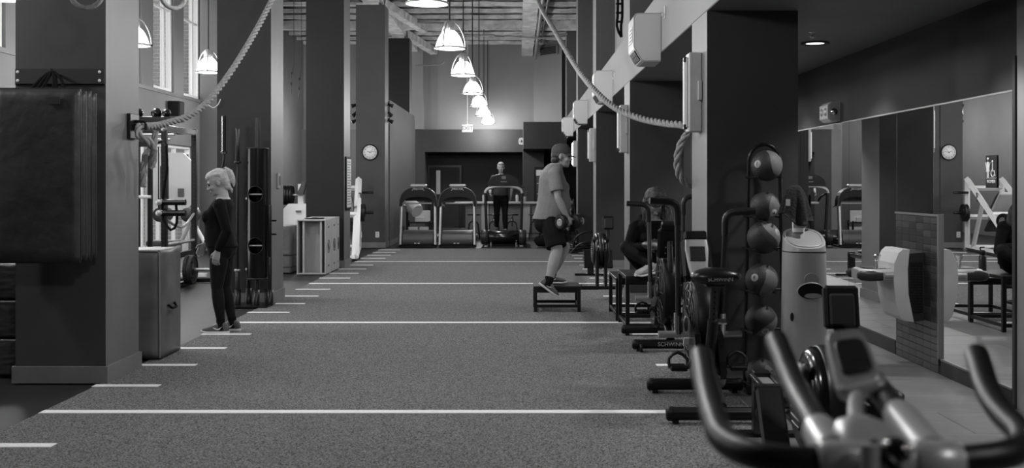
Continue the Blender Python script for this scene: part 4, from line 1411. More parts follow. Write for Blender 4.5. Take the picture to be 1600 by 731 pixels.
MB().tube([(x, 0.17, z) for x, z in arch_pts(0.44, 1.29, 1.455, 16, 2.4)], 0.04, 10).build('front_rail', 'silver_paint', ww)
co = [(x, z) for x, z in arch_pts(0.37, 1.46, 1.735, 18, 2.4)]
MB().prism(co, 'y', 0.1, 0.16).build('console_hood', 'black_plastic', ww)
MB().cbox((0, 0.098, 1.66), (0.1, 0.006, 0.07), 0.001).build('emblem', 'print_grey', ww)
MB().cbox((0, 0.098, 1.56), (0.15, 0.006, 0.025), 0.001).build('maker_strip', 'print_grey', ww)
for s_ in (-1, 1):
    MB().tube(fillet([(s_ * 0.44, 0.2, 1.3), (s_ * 0.42, 0.7, 1.2), (s_ * 0.42, 0.9, 1.1)], 0.1), 0.025, 8).build('handrail', 'dark_steel', ww)

# white tubular fan behind the first treadmill, low shelf beside it
fn = thing('air_tube', 'white plastic tube leaning out behind the first treadmill', 'fan', (-2.45, 27.9, 0.0))
A, B = P(636, 316, 27.9), P(652, 330, 27.6)
MB().tube([A, A.lerp(B, 0.3), A.lerp(B, 0.75), B], [0.13, 0.17, 0.2, 0.17], 20).build('barrel', 'white_plastic', fn, world=True)
MB().cyl((A.x, 27.95, 0), (A.x, 27.95, A.z), 0.03).build('stand', 'dark_steel', fn, world=True)
MB().lathe([(0.2, 0), (0.2, 0.02), (0.05, 0.05), (0.0, 0.05)], 20, TR((A.x, 27.95, -0.012))).build('foot', 'dark_steel', fn, world=True)
wr = thing('side_cart', 'low black cart with white trays behind the first treadmill', 'cart', (-2.6, 29.3, -0.012))
for x in (-2.95, -2.35):
    for y in (29.1, 29.5):
        MB().box((x - 0.02, y - 0.02, -0.012), (x + 0.02, y + 0.02, 0.5)).build('leg', 'black_metal', wr, world=True)
for z in (0.18, 0.44):
    MB().box((-2.98, 29.06, z), (-2.32, 29.54, z + 0.03), 0.004).build('shelf', 'black_metal', wr, world=True)
for x, z in ((-2.8, 0.21), (-2.5, 0.21), (-2.62, 0.47)):
    MB().box((x - 0.13, 29.12, z), (x + 0.13, 29.5, z + 0.13), 0.01).build('tray', 'white_plastic', wr, world=True)
MB().box((-2.75, 29.3, 0.47), (-2.35, 29.34, 0.78), 0.01).build('board', 'white_plastic', wr, world=True)

# counter, stools, plant
cn = thing('service_counter', 'pale topped service counter behind the treadmills', 'counter', (-0.5, 30.6, -0.012))
MB().box((-1.75, 30.2, 0.94), (0.85, 30.95, 0.99), 0.005).build('counter_top', 'counter_post', cn, world=True)
for x0, x1 in ((-1.45, -1.0), (-0.78, 0.16), (0.42, 0.8)):
    MB().box((x0, 30.42, -0.012), (x1, 30.47, 0.94), 0.003).build('front_panel', 'counter_panel', cn, world=True)
for x0 in (-1.0, 0.16):
    MB().box((x0, 30.36, -0.012), (x0 + 0.2, 30.5, 0.94), 0.004).build('pier', 'counter_post', cn, world=True)
st0 = None
for i, (px, lb) in enumerate([(740, 'bar stool at the counter between treadmill and man\'s machine'), (772, 'bar stool at the counter left of the walking man\'s legs'), (800, 'bar stool at the counter right of the walking man\'s legs'), (836, 'bar stool at the counter behind the man with the cap')]):
    x = (px - VPX) * 29.3 / FPX
    if st0 is None:
        s0 = st0 = thing('bar_stool', lb, 'stool', (x, 29.3, -0.012), 0, 'bar stools at the counter')
        MB().lathe([(0.0, 0.66), (0.17, 0.66), (0.18, 0.675), (0.17, 0.69), (0.0, 0.69)], 24).build('seat', 'black_metal', s0)
        MB().cyl((0, 0, 0.36), (0, 0, 0.66), 0.022).build('screw_post', 'chrome', s0)
        MB().lathe([(0.035, 0.5), (0.04, 0.56), (0.0, 0.6)], 12).build('nut', 'chrome', s0)
        for k in range(4):
            a = PI / 4 + k * PI / 2
            MB().tube(fillet([(0.02 * math.cos(a), 0.02 * math.sin(a), 0.5), (0.16 * math.cos(a), 0.16 * math.sin(a), 0.46), (0.24 * math.cos(a), 0.24 * math.sin(a), 0.0)], 0.14), 0.015, 8).build('leg', 'black_metal', s0)
        MB().tube([(0.215 * math.cos(t), 0.215 * math.sin(t), 0.17) for t in [2 * PI * k / 24 for k in range(24)]], 0.011, 6, closed=True).build('foot_ring', 'dark_steel', s0)
    else:
        s0 = copy_tree(st0)
        s0.location = (x, 29.3, -0.012)
        tag(s0, lb, 'stool', 'bar stools at the counter')
pl = thing('potted_plant', 'small potted plant on the counter right of the walking man', 'plant', (0.18, 30.55, 0.99))
MB().lathe([(0.05, 0), (0.07, 0.01), (0.09, 0.15), (0.08, 0.15), (0.0, 0.13)], 16).build('pot', 'pale_plastic', pl)
for k in range(9):
    a = k * 0.7
    r_, h_ = 0.05 + 0.03 * (k % 3), 0.22 + 0.07 * (k % 4)
    st_ = MB().tube(smooth_path([(0, 0, 0.13), (0.3 * r_ * math.cos(a), 0.3 * r_ * math.sin(a), h_ * 0.7), (r_ * math.cos(a), r_ * math.sin(a), h_)], 0.04), 0.004, 5).build('stem', 'leaf', pl)
    MB().ell((r_ * 1.3 * math.cos(a), r_ * 1.3 * math.sin(a), h_), (0.045, 0.03, 0.008), 8, 5, Euler((0.3, -0.5, a))).build('leaf', 'leaf', st_)
for i, (px, y) in enumerate(((756, 30.5), (808, 30.5))):
    b = thing('shaker_bottle', ['pale bottle on the counter left of the walking man', 'pale cup on the counter right of the walking man'][i], 'bottle', ((px - VPX) * y / FPX, y, 0.99))
    MB().lathe([(0.0, 0), (0.04, 0), (0.045, 0.15), (0.035, 0.2), (0.0, 0.2)], 14).build('body', 'white_plastic', b)
    MB().lathe([(0.037, 0.2), (0.037, 0.24), (0.0, 0.245)], 14).build('cap', 'dark_plastic', b)
fr = thing('drinks_cooler', 'tall black drinks cooler behind the man with the cap', 'cooler', (0.72, 31.6, -0.012))
MB().box((0.5, 31.3, -0.012), (1.1, 31.9, 1.98), 0.015).build('cabinet', 'black_plastic', fr, world=True)
MB().box((0.56, 31.285, 0.2), (1.04, 31.3, 1.7), 0.004).build('glass_door', 'screen', fr, world=True)
MB().box((0.55, 31.28, 1.73), (1.05, 31.3, 1.9), 0.004).build('header', 'print_light', fr, world=True)
for z in (0.5, 0.85, 1.2, 1.5):
    MB().box((0.57, 31.275, z), (1.03, 31.285, z + 0.02)).build('shelf_edge', 'silver', fr, world=True)


# ================================================================== steel step boxes
def step_box(label, x0, x1, y0, y1, h, lower=True):
    t = thing('steel_step_box', label, 'step box', ((x0 + x1) / 2, (y0 + y1) / 2, 0), 0, 'black steel step boxes')
    k = 0.04
    MB().box((x0, y0, h - 0.035), (x1, y1, h), 0.004).build('top_plate', 'black_rubber', t, world=True)
    for x in (x0, x1 - k):
        for y in (y0, y1 - k):
            MB().box((x, y, 0), (x + k, y + k, h - 0.035), 0.003).build('leg', 'black_metal', t, world=True)
    for y in (y0, y1 - k):
        MB().box((x0 + k, y + 0.005, 0.05), (x1 - k, y + k - 0.005, 0.085), 0.003).build('stretcher', 'black_metal', t, world=True)
        MB().box((x0 + k, y + 0.005, h - 0.075), (x1 - k, y + k - 0.005, h - 0.035), 0.003).build('apron', 'black_metal', t, world=True)
    for x in (x0, x1 - k):
        MB().box((x + 0.005, y0 + k, 0.05), (x + k - 0.005, y1 - k, 0.085), 0.003).build('stretcher', 'black_metal', t, world=True)
    return t


step_box('low black steel step box the capped man stands on', 0.195, 0.745, 12.68, 13.22, 0.3)
step_box('tall black steel box the seated woman sits on', 1.095, 1.77, 10.92, 11.75, 0.57)
step_box('black steel box behind the seated woman\'s box', 1.08, 1.72, 11.85, 12.75, 0.47)
wbt = thing('water_bottle', 'dark sports bottle standing on the seated woman\'s box, seen in the mirror', 'bottle', (1.68, 11.6, 0.57))
MB().lathe([(0.0, 0), (0.037, 0), (0.04, 0.01), (0.04, 0.15), (0.03, 0.17), (0.0, 0.17)], 18).build('body', 'dark_plastic', wbt)
MB().lathe([(0.032, 0.17), (0.034, 0.2), (0.02, 0.22), (0.0, 0.22)], 16).build('cap', 'black_plastic', wbt)
MB().tube(fillet([(0.02, 0, 0.215), (0.03, 0, 0.25), (-0.02, 0, 0.25)], 0.015), 0.007, 6).build('carry_loop', 'black_plastic', wbt)


# ================================================================== fan bikes
def fan_bike(label, loc, rz, swing, maker_side):
    t = thing('fan_bike', label, 'exercise bike', loc, rz, 'black fan bikes')
    for y, nm in ((-0.5, 'rear_stabilizer'), (0.5, 'front_stabilizer')):
        s_ = MB().cyl((-0.325, y, 0.062), (0.325, y, 0.062), 0.042, n=18).build(nm, 'black_metal', t)
        for x in (-0.33, 0.33):
            sg = 1 if x > 0 else -1
            MB().lathe([(0.0, 0.015), (0.035, 0.012), (0.046, 0.0), (0.046, -0.03)], 18, TR((x, y, 0.062)) @ RY(sg * PI / 2)).build('end_cap', 'black_plastic', s_)
            MB().cyl((x * 0.86, y, 0.0), (x * 0.86, y, 0.03), 0.022, n=10).build('leveler', 'black_rubber', s_)
    lettering('maker_name', 'SCHWINN', 0.05, 'ball_mark', MF(0, 0.545, 0.065, '+y'), t)
    for s_ in (-1, 1):
        MB().lathe([(0.0, -0.012), (0.034, -0.012), (0.034, 0.012), (0.0, 0.012)], 14, TR((s_ * 0.27, 0.56, 0.034)) @ RY(PI / 2)).build('transport_wheel', 'dark_plastic', t)
    # frame
    MB().tube(fillet([(0, -0.5, 0.1), (0, -0.2, 0.24), (0, 0.3, 0.24), (0, 0.5, 0.1)], 0.1), 0.04, 12).build('main_beam', 'black_metal', t)
    MB().tube([(0, -0.05, 0.25), (0, -0.24, 0.62)], 0.036, 12).build('seat_tube', 'black_metal', t)
    MB().tube([(0, -0.2, 0.55), (0, -0.29, 0.86)], 0.026, 12).build('seat_post', 'dark_steel', t)
    m = MB()
    for k in range(7):
        q = 0.1 + k * 0.12
        c = Vector((0, -0.2, 0.55)).lerp(Vector((0, -0.29, 0.86)), q)
        m.cbox((0, c.y - 0.025, c.z), (0.012, 0.008, 0.012))
    o = m.build('height_notches', 'black_gloss', t)
    o['kind'] = 'stuff'
    MB().cyl((0.03, -0.21, 0.6), (0.09, -0.21, 0.6), 0.02, n=10).build('adjust_knob', 'chrome', t)
    # saddle: wide at the rear, nose to the front
    sd = MB().loft([((0, -0.41, 0.895), 0.07, 0.02), ((0, -0.4, 0.9), 0.13, 0.04), ((0, -0.35, 0.905), 0.165, 0.055), ((0, -0.27, 0.905), 0.155, 0.055), ((0, -0.18, 0.905), 0.085, 0.05), ((0, -0.08, 0.9), 0.045, 0.042), ((0, -0.02, 0.893), 0.03, 0.028)], (1, 0, 0), 20).build('saddle', 'vinyl_pad', t)
    lettering('maker_name', 'SCHWINN', 0.034, 'ball_mark', MF(0.015, -0.412, 0.892), sd)
    MB().box((-0.06, -0.34, 0.835), (0.06, -0.18, 0.86), 0.008).build('saddle_clamp', 'black_metal', sd)
    # fan wheel in its cage
    fc = (0, 0.3, 0.52)
    M = TR(fc) @ RY(PI / 2)
    MB().lathe([(0.07, -0.075), (0.29, -0.06), (0.3, -0.05), (0.3, 0.05), (0.29, 0.06), (0.07, 0.075)], 40, M).build('fan_cage', 'black_plastic', t)
    for s_ in (-1, 1):
        for r in (0.29, 0.235, 0.18, 0.125):
            MB().tube([(r * math.cos(a), r * math.sin(a), s_ * (0.085 - (r - 0.1) * 0.07)) for a in [2 * PI * k / 36 for k in range(36)]], 0.005, 5, closed=True, M=M).build('cage_ring', 'dark_steel', t)
        for k in range(12):
            a = 2 * PI * k / 12
            MB().tube([(0.06 * math.cos(a), 0.06 * math.sin(a), s_ * 0.09), (0.29 * math.cos(a), 0.29 * math.sin(a), s_ * 0.072)], 0.004, 4, M=M).build('cage_spoke', 'dark_steel', t)
        MB().lathe([(0.0, 0.025), (0.05, 0.02), (0.065, 0.0)], 18, M @ TR((0, 0, s_ * 0.085)) @ (RX(0) if s_ > 0 else RX(PI))).build('hub_cap', 'dark_steel', t)
    # drive cover
    cv = [(-0.16, 0.33)] + [(0.19 * math.cos(a) - 0.03, 0.33 + 0.19 * math.sin(a)) for a in [-PI + PI * 0.1 * k for k in range(1, 10)]] + [(0.16, 0.34), (0.4, 0.5), (0.36, 0.62), (0.24, 0.6), (-0.08, 0.5)]
    for s_ in (-1, 1):
        MB().prism([(y, z) for y, z in cv], 'x', s_ * 0.075 - 0.02, s_ * 0.075 + 0.02).build('drive_cover', 'black_gloss', t)
    # cranks and pedals
    for s_, a in ((-1, 0.35), (1, 0.35 + PI)):
        c = Vector((0, -0.03, 0.33))
        e = c + Vector((s_ * 0.12, 0.17 * math.cos(a) * 0.3, -0.07 if s_ < 0 else -0.05))
        MB().tube([(s_ * 0.1, c.y, c.z), (s_ * 0.125, e.y, e.z)], 0.014, 8).build('crank', 'dark_steel', t)
        pd = MB().box((s_ * 0.19 - 0.055, e.y - 0.06, e.z - 0.015), (s_ * 0.19 + 0.055, e.y + 0.06, e.z + 0.015), 0.006).build('pedal', 'black_plastic', t)
        MB().tube(smooth_path([(s_ * 0.19 - 0.055, e.y, e.z), (s_ * 0.19 - 0.06, e.y + 0.02, e.z + 0.06), (s_ * 0.19, e.y + 0.03, e.z + 0.1), (s_ * 0.19 + 0.06, e.y + 0.02, e.z + 0.06), (s_ * 0.19 + 0.055, e.y, e.z)], 0.03), 0.012, 6).build('toe_strap', 'black_rubber', pd)
        for k in range(4):
            MB().box((s_ * 0.19 - 0.05, e.y - 0.05 + k * 0.03, e.z + 0.014), (s_ * 0.19 + 0.05, e.y - 0.042 + k * 0.03, e.z + 0.022)).build('tread', 'dark_plastic', pd)
    # pegs and swinging arms
    for s_, dy in ((-1, swing), (1, -swing)):
        base = Vector((s_ * 0.15, 0.28, 0.45))
        MB().cyl((s_ * 0.125, 0.28, 0.45), (s_ * 0.29, 0.28, 0.45), 0.024, n=14).build('foot_peg', 'silver', t)
        mid = base + Vector((0, dy * 0.2, 0.15))
        MB().cyl(base, mid, 0.03, n=14).build('arm_clamp', 'chrome', t)
        top = base + Vector((s_ * 0.005, dy - 0.06, 0.9 - abs(dy) * 0.3 + (0.04 if dy > 0 else -0.03)))
        am = MB().tube([base + Vector((0, 0, 0.1)), base.lerp(top, 0.5), top - Vector((0, 0, 0.14))], 0.02, 10).build('arm', 'dark_steel', t)
        MB().tube(fillet([top - Vector((0, 0, 0.16)), top, top + Vector((s_ * 0.2, -0.03, 0.012))], 0.07), 0.025, 10).build('hand_grip', 'black_rubber', am)
    # console on its mast, facing the rider
    MB().tube(fillet([(0, 0.5, 0.3), (0, 0.52, 0.7), (0, 0.46, 0.98)], 0.1), 0.026, 10).build('mast', 'black_metal', t)
    Mc = TR((0, 0.4, 0.98)) @ RX(-0.45)
    MB().box((-0.105, -0.005, -0.16), (0.105, 0.045, 0.14), 0.02, Mc).build('console_shell', 'black_plastic', t)
    fcp = MB().loft([((0, -0.012, -0.15), 0.055, 0.012), ((0, -0.014, -0.08), 0.07, 0.014), ((0, -0.014, 0.05), 0.085, 0.014), ((0, -0.012, 0.125), 0.08, 0.012)], (1, 0, 0), 16, Mc, sq=4).build('console_face', 'silver_paint', t)
    MB().box((-0.055, -0.034, -0.04), (0.055, -0.024, 0.07), 0.003, Mc).build('display', 'screen', fcp)
    MB().box((-0.08, -0.02, 0.13), (0.08, 0.05, 0.2), 0.012, Mc).build('console_hood', 'black_plastic', t)
    m = MB()
    for x in (-0.03, 0.03):
        for z in (-0.1, -0.04):
            m.lathe([(0.0, 0.004), (0.006, 0.0)], 6, Mc @ TR((x, 0.045, z)) @ RX(-PI / 2))
    o = m.build('screws', 'silver', t)
    o['kind'] = 'stuff'
    MB().cbox((-0.1, 0.16, 0.42), (0.07, 0.012, 0.05), 0.002, (0.3, 0, 0.2)).build('warning_label', 'print_light', t)
    return t


fan_bike('black fan bike seen from behind, its saddle in front of the medicine balls', (1.275, 7.28, 0), 0.0, 0.06, 'rear')
fan_bike('black fan bike facing the camera in front of the seated woman', (1.375, 10.22, 0), PI, 0.05, 'front')


# ================================================================== rowing machines
def rower(label, loc, rz, R0=-1.2, sy=-0.35):
    t = thing('rowing_machine', label, 'rowing machine', loc, rz, 'rowing machines')
    MB().box((-0.04, R0, 0.31), (0.04, 0.62, 0.36), 0.004).build('rail_beam', 'silver', t)
    for s_ in (-1, 1):
        MB().box((s_ * 0.055 - 0.014, R0, 0.355), (s_ * 0.055 + 0.014, 0.6, 0.375), 0.003).build('track', 'dark_steel', t)
    MB().box((-0.05, R0 - 0.06, 0.02), (0.05, R0 + 0.04, 0.39), 0.006).build('rear_leg', 'black_metal', t)
    MB().box((-0.26, R0 - 0.035, 0.0), (0.26, R0 + 0.025, 0.035), 0.008).build('rear_foot', 'black_plastic', t)
    MB().box((-0.3, 1.1, 0.0), (0.3, 1.16, 0.05), 0.01).build('front_foot', 'black_metal', t)
    for s_ in (-1, 1):
        MB().lathe([(0.0, -0.02), (0.035, -0.02), (0.035, 0.02), (0.0, 0.02)], 14, TR((s_ * 0.3, 1.14, 0.035)) @ RY(PI / 2)).build('caster', 'black_rubber', t)
        MB().box((s_ * 0.06 - 0.02, 0.95, 0.03), (s_ * 0.06 + 0.02, 1.15, 0.55), 0.006).build('front_leg', 'black_metal', t)
    fc = (0, 0.86, 0.53)
    M = TR(fc) @ RY(PI / 2)
    MB().lathe([(0.0, -0.09), (0.2, -0.09), (0.24, -0.075), (0.255, -0.05), (0.255, 0.05), (0.24, 0.075), (0.2, 0.09), (0.0, 0.09)], 40, M).build('flywheel_housing', 'black_gloss', t)
    MB().lathe([(0.252, -0.035), (0.262, -0.03), (0.262, 0.03), (0.252, 0.035)], 40, M).build('rim_band', 'dark_steel', t)
    for s_ in (-1, 1):
        fl = MB().lathe([(0.0, 0.0), (0.19, 0.0), (0.185, 0.02), (0.15, 0.035), (0.0, 0.035)], 36, M @ TR((0, 0, s_ * 0.088)) @ (RX(0) if s_ > 0 else RX(PI))).build('side_disc', 'dark_plastic', t)
        for k in range(7):
            z_ = -0.09 + k * 0.03
            hw = math.sqrt(max(0.0, 0.12 ** 2 - z_ ** 2))
            MB().cbox((s_ * 0.126, 0.86, 0.53 + z_), (0.008, 2 * hw, 0.014), 0.003).build('vent_slot', 'black_plastic', fl)
        MB().lathe([(0.0, 0.02), (0.03, 0.02), (0.035, 0.0)], 14, TR((s_ * 0.1, 0.99, 0.7)) @ RY(s_ * PI / 2)).build('damper_knob', 'black_plastic', t)
    MB().box((-0.06, 0.5, 0.3), (0.06, 0.9, 0.5), 0.02).build('chain_housing', 'black_plastic', t)
    for s_ in (-1, 1):
        Mf = TR((s_ * 0.15, 0.42, 0.38)) @ RX(0.75)
        fp = MB().box((-0.065, -0.015, -0.17), (0.065, 0.015, 0.17), 0.012, Mf).build('foot_plate', 'black_plastic', t)
        MB().tube(smooth_path([(-0.065, 0, 0.04), (-0.05, -0.07, 0.04), (0.05, -0.07, 0.04), (0.065, 0, 0.04)], 0.04), 0.01, 6, M=Mf).build('foot_strap', 'black_rubber', fp)
    MB().loft([((0, sy - 0.11, 0.435), 0.12, 0.02), ((0, sy - 0.08, 0.44), 0.16, 0.028), ((0, sy, 0.44), 0.17, 0.03), ((0, sy + 0.1, 0.435), 0.13, 0.028), ((0, sy + 0.14, 0.43), 0.09, 0.018)], (1, 0, 0), 18).build('seat', 'dark_plastic', t)
    MB().box((-0.1, sy - 0.08, 0.375), (0.1, sy + 0.08, 0.415), 0.01).build('seat_carriage', 'silver', t)
    MB().cyl((-0.22, 0.3, 0.5), (0.22, 0.3, 0.5), 0.02, n=12).build('pull_handle', 'black_rubber', t)
    MB().tube(fillet([(-0.06, 0.82, 0.62), (-0.13, 0.7, 0.72), (-0.13, 0.58, 0.83)], 0.1), 0.028, 10).build('monitor_arm', 'black_metal', t)
    Mm = TR((-0.14, 0.56, 0.925)) @ RX(0.2)
    mo = MB().box((-0.08, -0.03, -0.1), (0.08, 0.03, 0.1), 0.014, Mm).build('monitor', 'black_plastic', t)
    MB().box((-0.06, -0.036, -0.03), (0.06, -0.03, 0.085), 0.002, Mm).build('monitor_screen', 'screen', mo)
    MB().box((-0.055, 0.03, -0.09), (0.06, 0.05, 0.06), 0.01, Mm).build('battery_cover', 'dark_plastic', mo)
    return t


rower('rowing machine in the foreground, its flywheel behind the silver handlebar console', (1.4, 5.61, 0), PI - 0.06, -0.82, 0.12)
rower('rowing machine end-on beyond the step boxes at the turf edge', (1.2, 16.5, 0), PI)

# ================================================================== far right clutter
bc = thing('battle_rope_coil', 'black battle rope heaped on the turf edge beyond the far rower', 'rope', (1.5, 23.4, 0))
pts = []
for k in range(90):
    a = k * 0.38
    r = 0.34 + 0.06 * math.sin(k * 0.9)
    pts.append(V(1.45 + r * math.cos(a), 23.4 + 0.5 * r * math.sin(a) * 1.6, 0.035 + 0.0018 * k + 0.012 * math.sin(k * 1.7)))
MB().tube(pts, 0.024, 8).build('coil', 'black_rubber', bc, world=True)
MB().tube(smooth_path([(1.2, 23.2, 0.1), (1.25, 23.1, 0.35), (1.5, 23.1, 0.48), (1.75, 23.1, 0.4), (1.85, 23.2, 0.1)], 0.06), 0.024, 8).build('loop', 'black_rubber', bc, world=True)
MB().tube(smooth_path([(1.15, 23.0, 0.03), (1.3, 22.95, 0.2), (1.55, 22.95, 0.26), (1.9, 23.0, 0.05)], 0.06), 0.024, 8).build('loop', 'black_rubber', bc, world=True)
gbg = thing('gym_bag', 'black gym bag lying on the floor by the far treadmill', 'bag', (0.62, 25.8, -0.012))
MB().loft([((0.42, 25.8, 0.1), 0.08, 0.06), ((0.47, 25.8, 0.13), 0.15, 0.12), ((0.62, 25.8, 0.15), 0.17, 0.15), ((0.78, 25.8, 0.13), 0.15, 0.12), ((0.83, 25.8, 0.1), 0.08, 0.06)], (0, 1, 0), 16).build('body', 'cloth_black', gbg, world=True)
MB().tube(smooth_path([(0.52, 25.7, 0.24), (0.55, 25.68, 0.34), (0.68, 25.68, 0.34), (0.72, 25.7, 0.24)], 0.04), 0.012, 6).build('handle', 'cloth_black', gbg, world=True)
dr = thing('dumbbell_tree', 'narrow upright rack by the fourth right column', 'rack', (1.3, 24.9, 0))
MB().tube([(1.15, 24.9, 0.02), (1.3, 24.9, 1.15)], 0.03, 8).build('leaning_post', 'black_metal', dr, world=True)
MB().tube([(1.4, 24.9, 0.02), (1.3, 24.9, 1.15)], 0.03, 8).build('back_post', 'black_metal', dr, world=True)
MB().box((1.05, 24.75, 0.0), (1.41, 25.05, 0.04), 0.006).build('base', 'black_metal', dr, world=True)
for i in range(5):
    z = 0.42 + i * 0.15
    x = 1.16 + i * 0.022
    MB().box((x - 0.05, 24.84, z - 0.02), (x + 0.02, 24.96, z), 0.003).build('cradle', 'black_metal', dr, world=True)
    d = thing('dumbbell', 'small chrome dumbbell on the upright rack, %s from the bottom' % ['first', 'second', 'third', 'fourth', 'fifth'][i], 'dumbbell', (x - 0.03, 24.74, z), 0, 'dumbbells on the upright rack')
    R = RX(PI / 2)
    MB().cyl((0, -0.07, 0.05), (0, 0.2, 0.05), 0.014, n=10).build('handle', 'chrome', d)
    for y in (-0.08, 0.2):
        MB().lathe([(0.0, -0.03), (0.042, -0.03), (0.05, -0.02), (0.05, 0.02), (0.042, 0.03), (0.0, 0.03)], 14, TR((0, y, 0.05)) @ R).build('head', 'silver', d)


# ================================================================== medicine balls on their rack
mr = thing('medicine_ball_rack', 'tall black tube rack with arched top holding medicine balls', 'rack', (1.82, 7.95, 0))
xa, xb, yb = 1.705, 1.935, 7.98
arc = [(1.82 - 0.115 * math.cos(PI * k / 12), yb, 1.66 + 0.13 * math.sin(PI * k / 12)) for k in range(13)]
MB().tube([(xa - 0.03, yb, 0.02)] + arc + [(xb + 0.03, yb, 0.02)], 0.014, 10).build('arched_frame', 'black_metal', mr, world=True)
MB().box((1.64, 7.7, 0.0), (1.93, 8.02, 0.025), 0.006).build('base_plate', 'black_metal', mr, world=True)
BALLS = [(1198, 259, 0.112, '1.9'), (1195, 322, 0.106, '4'), (1193, 371, 0.118, '6'), (1190, 437, 0.118, '8'), (1189, 500, 0.115, '10'), (1188, 577, 0.108, '12')]
for i, (px, py, r, num) in enumerate(BALLS):
    c = P(px, py, 7.82)
    if i == 5:
        c.z = 0.028 + r
    for s_ in (-1, 1):
        MB().tube(fillet([(c.x + s_ * 0.115, yb, c.z - r * 0.72), (c.x + s_ * 0.095, 7.9, c.z - r * 0.74), (c.x + s_ * 0.075, 7.72, c.z - r * 0.72)], 0.02), 0.008, 8).build('prong', 'black_metal', mr, world=True)
    MB().tube([(xa - 0.02, yb, c.z - r * 0.72), (xb + 0.02, yb, c.z - r * 0.72)], 0.008, 8).build('rung', 'black_metal', mr, world=True)
    t = thing('medicine_ball', 'two-tone grey medicine ball, %s on the rack' % ['topmost', 'second from the top', 'third from the top', 'third from the bottom', 'second from the bottom', 'lowest'][i], 'medicine ball', (c.x, c.y, c.z - r), 0, 'medicine balls on the rack')
    MB().ell((0, 0, r), r, 32, 20).build('shell', 'ball_dark', t)
    # lighter swirl panel: a patch of sphere slightly proud
    m = MB()
    sgn = -1 if i % 2 == 0 else 1
    q = []
    nu, nv = 14, 10
    rot = Euler((0.3 * (i % 3 - 1), 0.4 * sgn, [2.5, 0.75, 0.9, 2.7, 2.1, 0.8][i] - PI / 2)).to_matrix()
    if i == 4:
        rot = Euler((0, 1.0, 0.2)).to_matrix() @ rot
    for a in range(nu + 1):
        for b in range(nv + 1):
            u = -1.15 + 2.3 * a / nu
            wd = 0.62 * math.sqrt(max(0.0, 1 - (u / 1.2) ** 2))
            v = (b / nv - 0.5) * 2 * wd + 0.25 * math.sin(u * 1.6)
            d = rot @ Vector((math.cos(v) * math.cos(u), -math.sin(v) * math.cos(u), math.sin(u)))
            d = Vector((d.x, -abs(d.y) if abs(d.y) > 0.2 else d.y, d.z))
            q.append(d * (r * 1.008) + Vector((0, 0, r)))
    fs = [(a * (nv + 1) + b, (a + 1) * (nv + 1) + b, (a + 1) * (nv + 1) + b + 1, a * (nv + 1) + b + 1) for a in range(nu) for b in range(nv)]
    m.add(q, fs, True)
    m.build('swirl_panel', 'ball_light', t)
    dirs = [(-0.72, -0.62, 0.1), (0.42, -0.8, -0.45), (0.72, -0.6, 0.35), (-0.6, -0.76, 0.2), (0.1, -0.8, -0.62), (0.5, -0.8, 0.1)]
    d = Vector(dirs[i]).normalized()
    zq = d.to_track_quat('Z', 'Y').to_matrix().to_4x4()
    if i < 5:
        Mx = TR(Vector((0, 0, r)) + d * (r * 1.0)) @ zq
        bdg = MB().lathe([(0.0, 0.004), (0.022, 0.002), (0.028, -0.003)], 20, Mx).build('badge', 'ball_mark', t)
        lettering('weight_number', num.split('.')[0], 0.034, 'print_dark', TR(Vector((0, 0, r)) + d * (r + 0.004)) @ zq, bdg)
    else:
        lettering('weight_number', num, 0.06, 'print_grey', TR(Vector((0, 0, r)) + d * (r * 1.012)) @ zq, t)

# ================================================================== wipes dispenser
wd_ = thing('wipes_dispenser', 'tall silver wipes dispenser with slanted top and emblem opening', 'dispenser', (1.972, 7.45, 0))
def ring(z, w_, d_, dy=0):
    return ((0, dy, z), w_, d_)
MB().loft([ring(0.0, 0.15, 0.15), ring(0.02, 0.155, 0.155), ring(1.035, 0.142, 0.142)], (1, 0, 0), 36, ax=(0, 0, 1), sq=2.6).build('body', 'silver_paint', wd_)
MB().loft([ring(1.033, 0.1435, 0.1435), ring(1.04, 0.1435, 0.1435)], (1, 0, 0), 36, ax=(0, 0, 1), sq=2.6).build('lid_joint', 'dark_steel', wd_)
# lid: slanted oval top
m = MB()
n_ = 36
lo, hi = [], []
for j in range(n_):
    t = 2 * PI * j / n_
    x, y = 0.142 * math.copysign(abs(math.cos(t)) ** (2 / 2.6), math.cos(t)), 0.142 * math.copysign(abs(math.sin(t)) ** (2 / 2.6), math.sin(t))
    lo.append((x, y, 1.04))
    hi.append((x * 0.97, y * 0.97, 1.125 + y * 0.45))
m.add(lo + hi, [(j, (j + 1) % n_, n_ + (j + 1) % n_, n_ + j) for j in range(n_)], True)
m.add(hi, [list(range(n_))])
ld = m.build('lid', 'silver_paint', wd_)
m = MB()
hi2 = [(x * 0.86, y * 0.86, z * 1.0 + (0.006 if True else 0) - 0.14 * 0.0) for x, y, z in hi]
hi2 = [(x, y, 1.128 + y * 0.45 / 0.97) for x, y, z in hi2]
m.add(hi2, [list(range(n_))])
m.tube(hi2, 0.004, 5, closed=True)
m.build('lid_panel', 'silver', ld)
